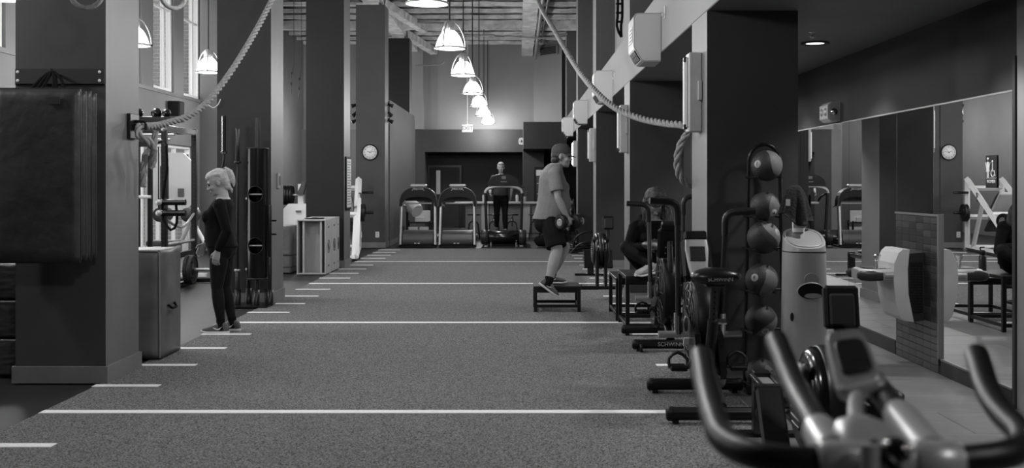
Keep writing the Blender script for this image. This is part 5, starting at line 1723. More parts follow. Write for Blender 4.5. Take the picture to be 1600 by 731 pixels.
# opening with emblem: circle above a wide oval
yf = -0.149
def disc(name, cx, cz, rx, rz, m_, dy, parent):
    b = MB()
    b.loft([((cx, yf + dy, cz), rx, rz), ((cx, yf + dy - 0.006, cz), rx * 0.97, rz * 0.97)], (1, 0, 0), 28, ax=(0, 1, 0))
    return b.build(name, m_, parent)
disc('emblem_disc', 0.01, 0.85, 0.05, 0.05, 'silver', 0.0, wd_)
op = disc('wipe_slot', 0.01, 0.775, 0.092, 0.055, 'black_plastic', -0.001, wd_)
disc('wipe_roll', 0.02, 0.745, 0.06, 0.018, 'silver', -0.004, op)
MB().tube([(0.01 + 0.094 * math.cos(t), yf - 0.006, 0.775 + 0.057 * math.sin(t)) for t in [2 * PI * k / 32 for k in range(32)]], 0.004, 6, closed=True).build('slot_rim', 'silver_paint', wd_)
disc('lock_plug', -0.115, 0.6, 0.012, 0.03, 'dark_steel', 0.022, wd_)
sbm = thing('spray_bottle', 'white bottle under a black towel on the wipes dispenser', 'bottle', (1.955, 7.53, 1.164))
MB().loft([((0, 0, 0.0), 0.04, 0.03), ((0, 0, 0.01), 0.043, 0.033), ((0, 0, 0.11), 0.043, 0.033), ((0, 0, 0.15), 0.02, 0.02)], (1, 0, 0), 20, ax=(0, 0, 1)).build('body', 'white_plastic', sbm)
MB().lathe([(0.015, 0.15), (0.018, 0.2), (0.0, 0.21)], 14).build('neck', 'white_plastic', sbm)
MB().box((-0.044, -0.036, 0.03), (0.044, -0.0325, 0.09)).build('label_band', 'pale_plastic', sbm)
# towel: cone-like draped sheet with folds
tw = MB()
nt, nr = 48, 14
vs = []
q = random.Random(5)
for layer in (0, 1):
    for j in range(nr + 1):
        f = j / nr
        for i in range(nt):
            a = 2 * PI * i / nt
            fold = 1 + 0.22 * f * math.sin(5 * a + 0.6) + 0.12 * f * math.sin(9 * a)
            r = (0.012 + 0.088 * f ** 0.6) * fold - layer * 0.006
            drop = 0.22 * f ** 1.5 * (1 + 0.2 * math.cos(a - 5.4) + 0.08 * math.sin(3 * a))
            vs.append((1.935 + r * math.cos(a), 7.53 + r * 0.85 * math.sin(a), 1.49 - drop - layer * 0.008))
k = nt * (nr + 1)
for j in range(nr):
    for i in range(nt):
        a, b = j * nt + i, j * nt + (i + 1) % nt
        tw.add([], [])
        tw.f.append([a, b, b + nt, a + nt][::-1]); tw.s.append(True); tw.m.append(0)
        tw.f.append([k + a, k + b, k + b + nt, k + a + nt]); tw.s.append(True); tw.m.append(0)
for i in range(nt):
    a, b = nr * nt + i, nr * nt + (i + 1) % nt
    tw.f.append([a, b, k + b, k + a]); tw.s.append(True); tw.m.append(0)
tw.f.append(list(range(nt))); tw.s.append(True); tw.m.append(0)
tw.v = [Vector(v) for v in vs]
two = tw.build('towel', 'towel', world=True)
tag(two, 'black towel draped over the white bottle beside the medicine balls', 'towel')
MB().cbox((1.868, 7.47, 1.37), (0.03, 0.004, 0.045), 0.001, (0, 0, -0.5)).build('care_tag', 'ball_mark', two, world=True)

# ================================================================== drinking fountain
df = thing('drinking_fountain', 'pale wall-mounted drinking fountain on the mosaic tile panel', 'drinking fountain', (3.2, 9.04, 0.37))
X = XR1 - 0.021
cab = MB().prism([(X, 0.385), (X - 0.1, 0.37), (X - 0.125, 0.4), (X - 0.135, 0.6), (X - 0.135, 0.8), (X - 0.125, 0.93), (X, 0.94)], 'y', 8.84, 9.24).build('cabinet', 'dark_plastic', df, world=True)
cover = [(X - 0.085, 0.372), (X - 0.17, 0.385), (X - 0.2, 0.42), (X - 0.235, 0.55), (X - 0.25, 0.7), (X - 0.245, 0.85), (X - 0.21, 0.935), (X - 0.175, 0.965), (X - 0.12, 0.965), (X - 0.135, 0.8), (X - 0.13, 0.6)]
MB().prism(cover, 'y', 8.83, 9.25).build('cover', 'pale_plastic', df, world=True)
for k in range(19):
    z = 0.45 + k * 0.022
    MB().box((X - 0.115, 8.836, z), (X - 0.012, 8.841, z + 0.012)).build('grille_slat', 'black_plastic', cab, world=True)
for k in range(3):
    xx = X - 0.04 - 0.028 * k
    MB().box((xx - 0.002, 8.833, 0.44), (xx + 0.002, 8.84, 0.87)).build('grille_rib', 'dark_steel', cab, world=True)
bz, yc_ = 0.695, 9.04
basin = MB()
basin.loft([((X - 0.13, yc_, bz + 0.055), 0.19, 0.05), ((X - 0.25, yc_, bz + 0.055), 0.2, 0.053), ((X - 0.38, yc_, bz + 0.055), 0.2, 0.053), ((X - 0.46, yc_, bz + 0.055), 0.17, 0.05), ((X - 0.5, yc_, bz + 0.055), 0.1, 0.042)], (0, 1, 0), 28, ax=(-1, 0, 0), sq=5)
bs = basin.build('basin', 'silver_paint', df, world=True)
MB().loft([((X - 0.33, yc_, bz + 0.1085), 0.15, 0.13), ((X - 0.33, yc_, bz + 0.1115), 0.14, 0.12)], (0, 1, 0), 24, ax=(0, 0, 1), sq=4).build('bowl', 'chrome', bs, world=True)
MB().loft([((X - 0.14, yc_, bz + 0.055), 0.206, 0.028), ((X - 0.32, yc_, bz + 0.055), 0.209, 0.028)], (0, 1, 0), 24, ax=(-1, 0, 0), sq=6).build('steel_band', 'silver', bs, world=True)
for y in (8.895, 9.185):
    MB().loft([((X - 0.33, y, bz + 0.052), 0.06, 0.044), ((X - 0.44, y, bz + 0.05), 0.065, 0.046), ((X - 0.5, y, bz + 0.05), 0.05, 0.038), ((X - 0.525, y, bz + 0.05), 0.02, 0.02)], (0, 1, 0), 18, ax=(-1, 0, 0), sq=3).build('push_bar', 'dark_plastic', bs, world=True)
MB().lathe([(0.01, 0.0), (0.012, 0.045), (0.016, 0.06), (0.034, 0.095), (0.03, 0.105), (0.0, 0.085)], 16, TR((X - 0.33, 9.0, bz + 0.1115))).build('bubbler', 'chrome', bs, world=True)

# restroom sign on the mirror
rs = thing('restroom_sign', 'black restroom sign with pictograms stuck on the nearest mirror', 'sign', (XR1 - 0.009, 7.6, 1.47))
xs_ = XR1 - 0.01
MB().box((xs_ - 0.005, 7.51, 1.47), (xs_, 7.69, 1.70), 0.003).build('plate', 'black_plastic', rs, world=True)
# the text reads towards -x: +y is to the reader's left
def sgn_box(nm, yc, zc, w_, h_, rot=0):
    MB().cbox((xs_ - 0.006, yc, zc), (0.003, w_, h_), 0.0, (rot, 0, 0)).build(nm, 'white_plastic', rs, world=True)
def sgn_dot(nm, yc, zc, r):
    MB().lathe([(0.0, 0.003), (r, 0.003), (r, 0.0)], 16, TR((xs_ - 0.005, yc, zc)) @ RY(-PI / 2)).build(nm, 'white_plastic', rs, world=True)
sgn_dot('figure_head', 7.65, 1.675, 0.011)
MB().prism([(7.65 - 0.012, 1.655), (7.65 + 0.012, 1.655), (7.65 + 0.026, 1.585), (7.65 - 0.026, 1.585)], 'x', xs_ - 0.008, xs_ - 0.005).build('figure_dress', 'white_plastic', rs, world=True)
for y in (7.641, 7.659):
    sgn_box('figure_leg', y, 1.565, 0.01, 0.045)
for s_ in (-1, 1):
    sgn_box('figure_arm', 7.65 + s_ * 0.026, 1.625, 0.007, 0.055, s_ * -0.35)
sgn_dot('wheelchair_head', 7.578, 1.655, 0.009)
sgn_box('wheelchair_back', 7.576, 1.615, 0.009, 0.06)
sgn_box('wheelchair_seat', 7.562, 1.59, 0.035, 0.008)
sgn_box('wheelchair_leg', 7.543, 1.572, 0.008, 0.04, -0.3)
MB().tube([(xs_ - 0.0065, 7.572 + 0.026 * math.cos(t), 1.575 + 0.026 * math.sin(t)) for t in [PI * 1.0 * k / 12 - 2.7 for k in range(15)]], 0.0035, 5).build('wheelchair_wheel', 'white_plastic', rs, world=True)
lettering('sign_word', 'WOMEN', 0.034, 'white_plastic', TR(Vector((xs_ - 0.006, 7.6, 1.515)) - abs_loc(rs)) @ MF(0, 0, 0, '-x'), rs)
MB().box((xs_ - 0.007, 7.52, 1.538), (xs_ - 0.005, 7.68, 1.541)).build('sign_rule', 'white_plastic', rs, world=True)

# ================================================================== foreground studio bike
sbk = thing('studio_bike', 'silver and black studio bike, only its handlebars in the lower right corner', 'exercise bike', (0.47, 1.35, 0))
def part(nm, mb, m_, par=None):
    return mb.build(nm, m_, par or sbk, world=True)
# outer bar, left and right grips
Lb = fillet([P(1096, 556, 1.72), P(1106, 622, 1.58), P(1128, 690, 1.42), P(1190, 716, 1.34), P(1300, 722, 1.33)], 0.09, 8)
part('outer_grip', MB().tube(Lb, 0.0185, 18), 'black_rubber')
Rb = fillet([P(1526, 553, 1.72), P(1548, 628, 1.58), P(1612, 690, 1.42), P(1575, 712, 1.34), P(1470, 722, 1.33)], 0.07, 8)
part('outer_grip', MB().tube(Rb, 0.0185, 18), 'black_rubber')
for p, q in ((Lb[0], Lb[1]), (Rb[0], Rb[1])):
    d = (p - q).normalized()
    part('grip_cap', MB().tube([p, p + d * 0.006, p + d * 0.01], [0.0185, 0.016, 0.008], 16), 'black_plastic')
part('cross_bar', MB().tube([P(1275, 722, 1.33), P(1500, 722, 1.33)], 0.0235, 20), 'bike_silver')
for a, b in ((1279, 1356), (1424, 1494)):
    part('bar_sleeve', MB().tube([P(a, 722, 1.33), P(a + 3, 722, 1.33), P(b - 3, 722, 1.33), P(b, 722, 1.33)], [0.024, 0.027, 0.027, 0.024], 24), 'bike_silver')
# inner bars
I1 = fillet([P(1213, 532, 1.86), P(1240, 602, 1.7), P(1296, 700, 1.42)], 0.12, 8)
part('inner_grip', MB().tube(I1[:-1] + [I1[-2].lerp(I1[-1], 0.72)], 0.0195, 18), 'black_rubber')
e1 = I1[-2].lerp(I1[-1], 0.62)
part('grip_socket', MB().tube([e1, e1.lerp(I1[-1], 0.15), I1[-1], I1[-1] + (I1[-1] - e1) * 0.3], [0.022, 0.0245, 0.026, 0.026], 20), 'bike_silver')
I2 = [P(1330, 556, 1.86), P(1372, 606, 1.68), P(1455, 712, 1.4)]
part('inner_grip', MB().tube(fillet(I2, 0.1, 6), 0.0195, 18), 'black_rubber')
e2 = I2[1].lerp(I2[2], 0.42)
part('grip_socket', MB().tube([e2, e2.lerp(I2[2], 0.1), I2[2]], [0.022, 0.0245, 0.026], 20), 'bike_silver')
# centre cover, stem and knob
cc = P(1352, 700, 1.4)
part('centre_cover', MB().loft([(cc + V(0.01, -0.02, -0.06), 0.055, 0.05), (cc + V(0.01, -0.01, -0.012), 0.056, 0.055), (cc + V(0.005, 0.01, 0.014), 0.045, 0.045), (cc + V(0, 0.02, 0.03), 0.03, 0.03), (cc + V(0, 0.02, 0.037), 0.012, 0.012)], (1, 0, 0), 24, ax=(0, 0, 1)), 'bike_silver')
kb = P(1400, 703, 1.3)
part('tension_knob', MB().ell(kb, (0.018, 0.022, 0.016), 16, 10), 'black_gloss')
part('knob_screw', MB().ell(kb + V(0.006, -0.02, 0.006), 0.006, 10, 6), 'chrome')
part('brake_lever', MB().tube(fillet([kb + V(-0.03, 0.0, 0.008), kb + V(-0.012, -0.02, -0.01), kb + V(0.0, -0.02, -0.03)], 0.02), 0.008, 8), 'black_metal')
part('bottle_cage', MB().tube([kb + V(-0.035, -0.01, 0.01), kb + V(-0.035, -0.012, -0.08)], 0.012, 12), 'bike_silver')
# console
TL, TRc, BR, BL = P(1291, 526, 1.74), P(1346, 520, 1.74), P(1378, 598, 1.64), P(1313, 612, 1.64)
cx = (TRc - TL).normalized()
upv = ((TL + TRc) / 2 - (BL + BR) / 2)
cnn = cx.cross(upv).normalized()
def cq(u, v, d):
    a = BL.lerp(BR, u)
    b = TL.lerp(TRc, u)
    return a.lerp(b, v) + cnn * d
def slab(nm, us, vs_, d0, d1, m_, par=None, rnd_=0.0):
    n2 = []
    pts2 = []
    cu, cv2, hu, hv = (us[0] + us[1]) / 2, (vs_[0] + vs_[1]) / 2, (us[1] - us[0]) / 2, (vs_[1] - vs_[0]) / 2
    N = 32
    for k in range(N):
        t = 2 * PI * k / N
        c_, s2 = math.cos(t), math.sin(t)
        e = 2 / 5.0
        pts2.append((cu + hu * math.copysign(abs(c_) ** e, c_), cv2 + hv * math.copysign(abs(s2) ** e, s2)))
    mb = MB()
    layers = [(d0, 0.93), (d0 * 0.75 + d1 * 0.25, 1.0), (d0 * 0.25 + d1 * 0.75, 1.0), (d1, 0.93)]
    vsx = [cq(cu + (u - cu) * s2, cv2 + (v - cv2) * s2, d) for d, s2 in layers for u, v in pts2]
    fsx = [(l * N + k, l * N + (k + 1) % N, (l + 1) * N + (k + 1) % N, (l + 1) * N + k) for l in range(3) for k in range(N)]
    mb.add(vsx, fsx, True)
    mb.add(vsx[:N], [list(range(N))[::-1]])
    mb.add(vsx[-N:], [list(range(N))])
    return part(nm, mb, m_, par)
cb = slab('console_body', (-0.06, 1.06), (-0.06, 1.06), -0.022, 0.008, 'bike_console')
slab('console_screen', (0.1, 0.9), (0.17, 0.84), 0.006, 0.0105, 'screen', cb)
part('console_lip', MB().tube(fillet([cq(0.02, 0.03, 0.002), cq(0.1, -0.07, 0.004), cq(0.9, -0.07, 0.004), cq(0.98, 0.03, 0.002)], 0.02), 0.009, 10), 'bike_silver', cb)
part('console_stem', MB().tube([cq(0.42, 0.0, -0.012), P(1336, 640, 1.56), P(1340, 672, 1.46)], [0.013, 0.011, 0.014], 14), 'bike_silver')
# the rest of the machine below the frame edge
part('handlebar_post', MB().box((0.445, 1.36, 0.55), (0.51, 1.42, 1.13), 0.01), 'bike_silver')
part('main_frame', MB().tube([(0.47, 1.62, 0.3), (0.47, 1.38, 0.62), (0.47, 0.85, 0.5), (0.47, 0.62, 0.75)], 0.035, 12), 'bike_silver')
part('flywheel', MB().lathe([(0.0, -0.02), (0.2, -0.02), (0.23, -0.025), (0.23, 0.025), (0.2, 0.02), (0.0, 0.02)], 36, TR((0.47, 1.75, 0.32)) @ RY(PI / 2)), 'dark_steel')
part('fork', MB().tube([(0.41, 1.75, 0.32), (0.41, 1.45, 0.62), (0.47, 1.38, 0.66)], 0.02, 8), 'bike_silver')
for y in (1.85, 0.62):
    part('stabilizer', MB().cyl((0.2, y, 0.05), (0.74, y, 0.05), 0.04), 'bike_silver')
part('rear_strut', MB().tube([(0.47, 0.62, 0.06), (0.47, 0.8, 0.5)], 0.035, 10), 'bike_silver')
part('seat_post', MB().cyl((0.47, 0.62, 0.7), (0.47, 0.58, 0.95), 0.022), 'bike_silver')
part('saddle', MB().loft([((0.47, 0.44, 0.97), 0.08, 0.02), ((0.47, 0.48, 0.975), 0.13, 0.04), ((0.47, 0.58, 0.975), 0.1, 0.04), ((0.47, 0.72, 0.97), 0.035, 0.03)], (1, 0, 0), 16), 'vinyl_pad')
part('chain_guard', MB().prism([(0.85, 0.3), (1.0, 0.22), (1.75, 0.26), (1.8, 0.38), (1.0, 0.5), (0.86, 0.44)], 'x', 0.54, 0.57), 'dark_plastic')
for s_ in (-1, 1):
    part('crank', MB().tube([(0.47 + s_ * 0.1, 1.0, 0.36), (0.47 + s_ * 0.12, 1.0 + s_ * 0.16, 0.36)], 0.014, 8), 'chrome')
    part('pedal', MB().box((0.47 + s_ * 0.19 - 0.05, 1.0 + s_ * 0.16 - 0.05, 0.345), (0.47 + s_ * 0.19 + 0.05, 1.0 + s_ * 0.16 + 0.05, 0.375), 0.006), 'black_plastic')


# ================================================================== people
def fuse(mb, voxel, smooth_it, name):
    """one continuous skin over overlapping closed shapes"""
    me = mb.mesh(name)
    o = bpy.data.objects.new('tmp', me)
    COL.objects.link(o)
    r = o.modifiers.new('r', 'REMESH')
    r.mode, r.voxel_size, r.use_smooth_shade = 'VOXEL', voxel, True
    s_ = o.modifiers.new('s', 'SMOOTH')
    s_.factor, s_.iterations = 0.5, smooth_it
    bpy.context.view_layer.update()
    dg = bpy.context.evaluated_depsgraph_get()
    out = bpy.data.meshes.new_from_object(o.evaluated_get(dg))
    bpy.data.objects.remove(o)
    bpy.data.meshes.remove(me)
    out.name = name
    out.polygons.foreach_set('use_smooth', [True] * len(out.polygons))
    return out


def put(name, me, m, parent, label=None):
    me.materials.clear()
    me.materials.append(MATS[m])
    o = bpy.data.objects.new(name, me)
    COL.objects.link(o)
    o.parent = parent
    if label:
        o['label'] = label
    return o


def limb(mb, a, b, radii, n=14):
    a, b = Vector(a), Vector(b)
    k = len(radii)
    mb.tube([a.lerp(b, i / (k - 1)) for i in range(k)], radii, n)


def ball(mb, c, r):
    mb.ell(c, r, 14, 10)


def hand(mb, w_, d, nrm, side, curl=0.35, s=1.0):
    """w_ wrist, d towards the fingertips, nrm out of the palm, side +1/-1 where the thumb leaves along d x nrm"""
    w_, d = Vector(w_), Vector(d).normalized()
    nrm = (Vector(nrm) - d * Vector(nrm).dot(d)).normalized()
    sv = d.cross(nrm)
    mb.loft([(w_ - d * 0.015 * s, 0.027 * s, 0.021 * s), (w_ + d * 0.025 * s, 0.035 * s, 0.018 * s), (w_ + d * 0.06 * s, 0.042 * s, 0.016 * s), (w_ + d * 0.092 * s, 0.04 * s, 0.013 * s)], sv, 14)
    for off, ln, ex in ((0.031, 0.068, 0), (0.0105, 0.078, 0.05), (-0.0105, 0.073, 0.1), (-0.031, 0.058, 0.2)):
        p = w_ + d * 0.085 * s + sv * off * side * s
        pts, ang_ = [p - d * 0.02 * s, p], 0.0
        for q in (0.42, 0.33, 0.25):
            ang_ += curl + ex * 0.4
            dd = (d * math.cos(ang_) + nrm * math.sin(ang_) + sv * side * off * 1.2).normalized()
            p = p + dd * ln * q * s
            pts.append(p)
        mb.tube(pts, [0.0098 * s, 0.0098 * s, 0.0092 * s, 0.0085 * s, 0.0072 * s], 8)
        ball(mb, pts[-1], 0.007 * s)
    p = w_ + d * 0.03 * s + sv * side * 0.03 * s
    t1 = p + (d * 0.6 + sv * side * 0.65 + nrm * 0.25).normalized() * 0.042 * s
    t2 = t1 + (d * 0.85 + sv * side * 0.15 + nrm * (0.3 + curl)).normalized() * 0.034 * s
    mb.tube([w_ + d * 0.015 * s + sv * side * 0.012 * s, p, t1, t2], [0.015 * s, 0.014 * s, 0.0105 * s, 0.0088 * s], 8)
    ball(mb, t2, 0.0088 * s)


def head_frame(c, pitch, yaw=0.0):
    return TR(Vector(c)) @ RZ(yaw) @ RY(pitch)


def head(mb, M, s=1.0):
    def E(c, r):
        mb.ell(Vector(c) * s, Vector(r) * s, 18, 12, None, M)
    E((-0.014, 0, 0.022), (0.098, 0.077, 0.098))
    E((0.03, 0, -0.03), (0.06, 0.06, 0.082))
    E((0.035, 0, -0.08), (0.05, 0.048, 0.036))
    E((0.072, 0, -0.098), (0.018, 0.022, 0.016))
    E((0.076, 0, 0.022), (0.018, 0.048, 0.014))
    E((0.086, 0, -0.06), (0.012, 0.022, 0.007))
    E((0.084, 0, -0.075), (0.012, 0.02, 0.006))
    for y in (-1, 1):
        E((0.058, y * 0.035, -0.03), (0.026, 0.026, 0.026))
        E((-0.008, y * 0.079, -0.008), (0.019, 0.01, 0.032))
        E((0.1, y * 0.011, -0.034), (0.01, 0.009, 0.008))
    mb.tube([Vector((0.084, 0, 0.012)) * s, Vector((0.098, 0, -0.012)) * s, Vector((0.112, 0, -0.033)) * s], [0.008 * s, 0.009 * s, 0.012 * s], 8, M=M)


def face_parts(M, parent, s=1.0, brow='lip'):
    for y in (-1, 1):
        e = MB().ell(Vector((0.08, y * 0.031, 0.002)) * s, Vector((0.0105, 0.012, 0.006)) * s, 10, 8, None, M).build('eye', 'eye_dark', parent)
        MB().tube([Vector((0.094, y * 0.014, 0.026)) * s, Vector((0.092, y * 0.034, 0.031)) * s, Vector((0.078, y * 0.052, 0.025)) * s], 0.003 * s, 6, M=M).build('eyebrow', brow, parent)
    MB().ell(Vector((0.0955, 0, -0.0665)) * s, Vector((0.004, 0.022, 0.0055)) * s, 12, 8, None, M).build('mouth', 'lip', parent)


def shoe(parent, ank, f, up, m_up, m_sole, L=1.0):
    f, up = Vector(f).normalized(), Vector(up)
    up = (up - f * up.dot(f)).normalized()
    sd = up.cross(f)
    ank = Vector(ank)
    base = ank - up * 0.085
    prof = [(-0.075, 0.020, 0.05), (-0.066, 0.03, 0.078), (-0.03, 0.036, 0.1), (0.015, 0.038, 0.1), (0.05, 0.041, 0.078), (0.09, 0.045, 0.06), (0.13, 0.046, 0.048), (0.165, 0.038, 0.038), (0.19, 0.022, 0.024)]
    u = MB().loft([(base + f * (t * L) + up * (0.016 + h / 2), w_, h / 2) for t, w_, h in prof], sd, 18, ax=f, sq=2.6).build('shoe', m_up, parent)
    prof2 = [(-0.084, 0.018), (-0.07, 0.034), (-0.03, 0.039), (0.03, 0.039), (0.09, 0.047), (0.14, 0.046), (0.175, 0.036), (0.2, 0.016)]
    MB().loft([(base + f * (t * L) + up * (0.012 + (0.008 if t > 0.17 else 0)), w_, 0.013) for t, w_ in prof2], sd, 16, ax=f, sq=4).build('sole', m_sole, u)
    for i in range(4):
        c = base + f * (0.035 + 0.018 * i) * L + up * (0.102 - 0.011 * i)
        MB().tube([c - sd * 0.022, c + up * 0.004, c + sd * 0.022], 0.004, 5).build('lace', m_sole, u)
    for s_ in (-1, 1):
        p = base + up * 0.05 + sd * s_ * 0.042
        MB().tube(smooth_path([p + f * -0.02 + up * 0.02, p + f * 0.02 - up * 0.008, p + f * 0.07 + up * 0.012 + sd * s_ * 0.002], 0.015), [0.002, 0.008, 0.006, 0.002], 6).build('side_stripe', m_sole, u)


def rings_at(rings, z):
    for i in range(len(rings) - 1):
        a, b = rings[i], rings[i + 1]
        if a[0] <= z <= b[0]:
            t = (z - a[0]) / (b[0] - a[0])
            return tuple(a[k] + (b[k] - a[k]) * t for k in range(4))
    return rings[0] if z < rings[0][0] else rings[-1]


def torso(mb, rings, off=0.0, lo=None, hi=None):
    rs = list(rings)
    if lo is not None:
        rs = [rings_at(rings, lo)] + [r for r in rs if r[0] > lo]
    if hi is not None:
        rs = [r for r in rs if r[0] < hi] + [rings_at(rings, hi)]
    mb.loft([((x, y_ if False else 0, z), hw + off, hd + off) for (z, x, hd, hw) in rs for y_ in (0,)], (0, 1, 0), 24, ax=(0, 0, 1), sq=2.3)


UA = [0.05, 0.05, 0.046, 0.041, 0.038]
FA = [0.039, 0.042, 0.039, 0.033, 0.026]
TH = [0.088, 0.09, 0.082, 0.07, 0.058]
CA = [0.055, 0.06, 0.057, 0.045, 0.036]


def scaled(r, k, off=0.0):
    return [x * k + off for x in r]


def person(label, loc, rz, S):
    t = thing('person', label, 'person', loc, rz)
    th, cv, ar = S.get('thigh', 1), S.get('calf', 1), S.get('arm', 1)
    b = MB()
    torso(b, S['rings'])
    Mh = head_frame(*S['head'])
    hs = S.get('hs', 1.0)
    head(b, Mh, hs)
    nk = Mh @ Vector((-0.02 * hs, 0, -0.06 * hs))
    limb(b, S['neck'], nk, [S.get('nr', 0.06), 0.055, 0.052])
    for (sh, el, wr, hd, nm, sd, cu) in S['arms']:
        limb(b, sh, el, scaled(UA, ar))
        limb(b, el, wr, scaled(FA, ar))
        ball(b, sh, 0.056 * ar)
        ball(b, el, 0.039 * ar)
        hand(b, wr, hd, nm, sd, cu, S.get('hand', 1.0))
    for (hp, kn, an, f, up) in S['legs']:
        limb(b, hp, kn, scaled(TH, th))
        limb(b, kn, an, scaled(CA, cv))
        ball(b, hp, 0.09 * th)
        ball(b, kn, 0.057 * th)
        f_ = Vector(f).normalized()
        u_ = (Vector(up) - f_ * Vector(up).dot(f_)).normalized()
        b.tube([Vector(an), Vector(an) - u_ * 0.045 + f_ * 0.06, Vector(an) - u_ * 0.055 + f_ * 0.14], [0.036, 0.036, 0.022], 10)
    for ex in S.get('body_extra', []):
        b.ell(*ex)
    put('body', fuse(b, S.get('voxel', 0.0065), 4, 'body'), S['skin'], t)
    if S.get('eyes', True):
        face_parts(Mh, t, hs)
    # top
    g = MB()
    o = S.get('off', 0.012)
    torso(g, S['rings'], o, S['hem'], S['collar'])
    for (sh, el, wr, *_r) in S['arms']:
        sh, el, wr = Vector(sh), Vector(el), Vector(wr)
        ball(g, sh, 0.056 * ar + o)
        if S['sleeve'] == 'long':
            limb(g, sh, el, scaled(UA, ar, o))
            limb(g, el, wr, scaled(FA, ar, o))
            ball(g, el, 0.039 * ar + o)
        else:
            e = sh.lerp(el, 0.72)
            limb(g, sh, e, [0.05 * ar + o, 0.053 * ar + o * 1.5, 0.05 * ar + o * 2])
    for ex in S.get('top_extra', []):
        g.ell(*ex)
    put('top_garment', fuse(g, 0.008, 5, 'top'), S['top'], t)
    # bottoms
    g = MB()
    o = S.get('off2', 0.008)
    torso(g, S['rings'], o, None, S['waist'])
    for (hp, kn, an, f, up) in S['legs']:
        hp, kn, an = Vector(hp), Vector(kn), Vector(an)
        ball(g, hp, 0.09 * th + o)
        if S['bottom'] == 'shorts':
            e = hp.lerp(kn, 0.9)
            limb(g, hp, e, [0.09 * th + o, 0.098 * th + o, 0.096 * th + o, 0.09 * th + o * 1.5])
        else:
            ball(g, kn, 0.057 * th + o)
            limb(g, hp, kn, scaled(TH, th, o))
            limb(g, kn, kn.lerp(an, 0.93), scaled(CA, cv, o))
    for ex in S.get('bottom_extra', []):
        g.ell(*ex)
    put('bottom_garment', fuse(g, 0.008, 5, 'bottoms'), S['bot'], t)
    for (hp, kn, an, f, up) in S['legs']:
        if S.get('sock'):
            a = Vector(an)
            k_ = (Vector(kn) - a).normalized()
            MB().tube([a - k_ * 0.05, a + k_ * 0.02, a + k_ * 0.06], [0.045, 0.044 * cv, 0.046 * cv], 14).build('sock', 'cloth_black', t)
        shoe(t, an, f, up, S['shoe'], S['sole'])
    return t, Mh, hs


def hair(t, Mh, hs, shapes, m, name='hair', voxel=0.007, label=None):
    h = MB()
    for kind, *a in shapes:
        if kind == 'e':
            h.ell(Vector(a[0]) * hs, Vector(a[1]) * hs, 20, 14, Euler(a[2]) if len(a) > 2 else None, Mh)
        else:
            h.tube([Vector(p) * hs for p in a[0]], [r * hs for r in a[1]], 12, M=Mh)
    return put(name, fuse(h, voxel, 3, name), m, t, label)


# ---- standing woman on the left, in profile, hands hanging
T1, M1, H1 = person('blond woman in black top and leggings standing in profile at the turf edge', (-3.0, 10.95, 0), PI, {
    'rings': [(0.74, 0.0, 0.09, 0.13), (0.80, -0.012, 0.125, 0.165), (0.87, -0.018, 0.142, 0.178), (0.95, 0.0, 0.135, 0.168), (1.04, 0.012, 0.125, 0.15), (1.12, 0.015, 0.125, 0.15), (1.2, 0.008, 0.12, 0.16), (1.27, -0.015, 0.105, 0.168), (1.325, -0.03, 0.08, 0.15), (1.365, -0.03, 0.055, 0.085)],
    'neck': (-0.035, 0, 1.33), 'nr': 0.062, 'head': ((0.032, 0, 1.512), 0.4, 0.22), 'hs': 1.04, 'skin': 'skin',
    'arms': [((-0.04, 0.17, 1.29), (-0.125, 0.215, 1.03), (-0.03, 0.2, 0.835), (0.22, -0.02, -0.95), (-0.2, -0.9, 0), -1, 0.28), ((-0.03, -0.17, 1.29), (0.02, -0.23, 1.04), (0.2, -0.19, 0.885), (0.5, 0.05, -0.75), (-0.3, 0.8, -0.2), 1, 0.45)],
    'legs': [((-0.015, 0.085, 0.83), (0.01, 0.085, 0.47), (-0.03, 0.08, 0.085), (1, -0.02, 0), (0, 0, 1)), ((-0.02, -0.085, 0.83), (-0.02, -0.09, 0.47), (-0.1, -0.1, 0.085), (1, -0.15, 0), (0, 0, 1))],
    'hem': 0.86, 'collar': 1.345, 'sleeve': 'long', 'top': 'cloth_black', 'waist': 0.95, 'bottom': 'leggings', 'bot': 'cloth_leggings', 'shoe': 'shoe_grey', 'sole': 'sole_white', 'off': 0.012, 'off2': 0.005, 'sock': True,
    'body_extra': [], 'thigh': 0.98, 'calf': 0.95, 'arm': 0.95, 'hand': 1.02,
    'top_extra': [((0.1, 0.07, 1.165), (0.068, 0.075, 0.075)), ((0.1, -0.07, 1.165), (0.068, 0.075, 0.075)), ((0.06, 0, 0.98), (0.1, 0.14, 0.12))],
    'bottom_extra': [((-0.072, 0.065, 0.855), (0.08, 0.09, 0.11)), ((-0.072, -0.065, 0.855), (0.08, 0.09, 0.11))]})
hair(T1, M1, H1, [('e', (-0.03, 0, 0.04), (0.1, 0.084, 0.092)), ('e', (0.012, 0, 0.074), (0.075, 0.07, 0.052)), ('e', (-0.07, 0, 0.0), (0.055, 0.07, 0.085)), ('e', (-0.075, 0, -0.06), (0.035, 0.05, 0.05)), ('t', [(-0.09, 0, 0.07), (-0.125, 0.0, 0.085), (-0.148, 0, 0.05), (-0.15, 0, -0.01), (-0.142, 0, -0.06), (-0.13, 0, -0.1)], [0.03, 0.03, 0.032, 0.028, 0.02, 0.006]), ('t', [(0.02, 0.06, 0.08), (-0.05, 0.078, 0.06), (-0.11, 0.03, 0.07)], [0.018, 0.02, 0.02]), ('t', [(-0.08, 0, -0.06), (-0.1, 0.0, -0.12), (-0.09, 0, -0.15)], [0.02, 0.014, 0.005])], 'hair_blond')
MB().tube([M1 @ Vector((-0.118 + 0.0 * k, 0.03 * math.cos(k * PI / 6), 0.083 + 0.03 * math.sin(k * PI / 6))) for k in range(12)], 0.006, 6, closed=True).build('hair_tie', 'hair_brown', T1)

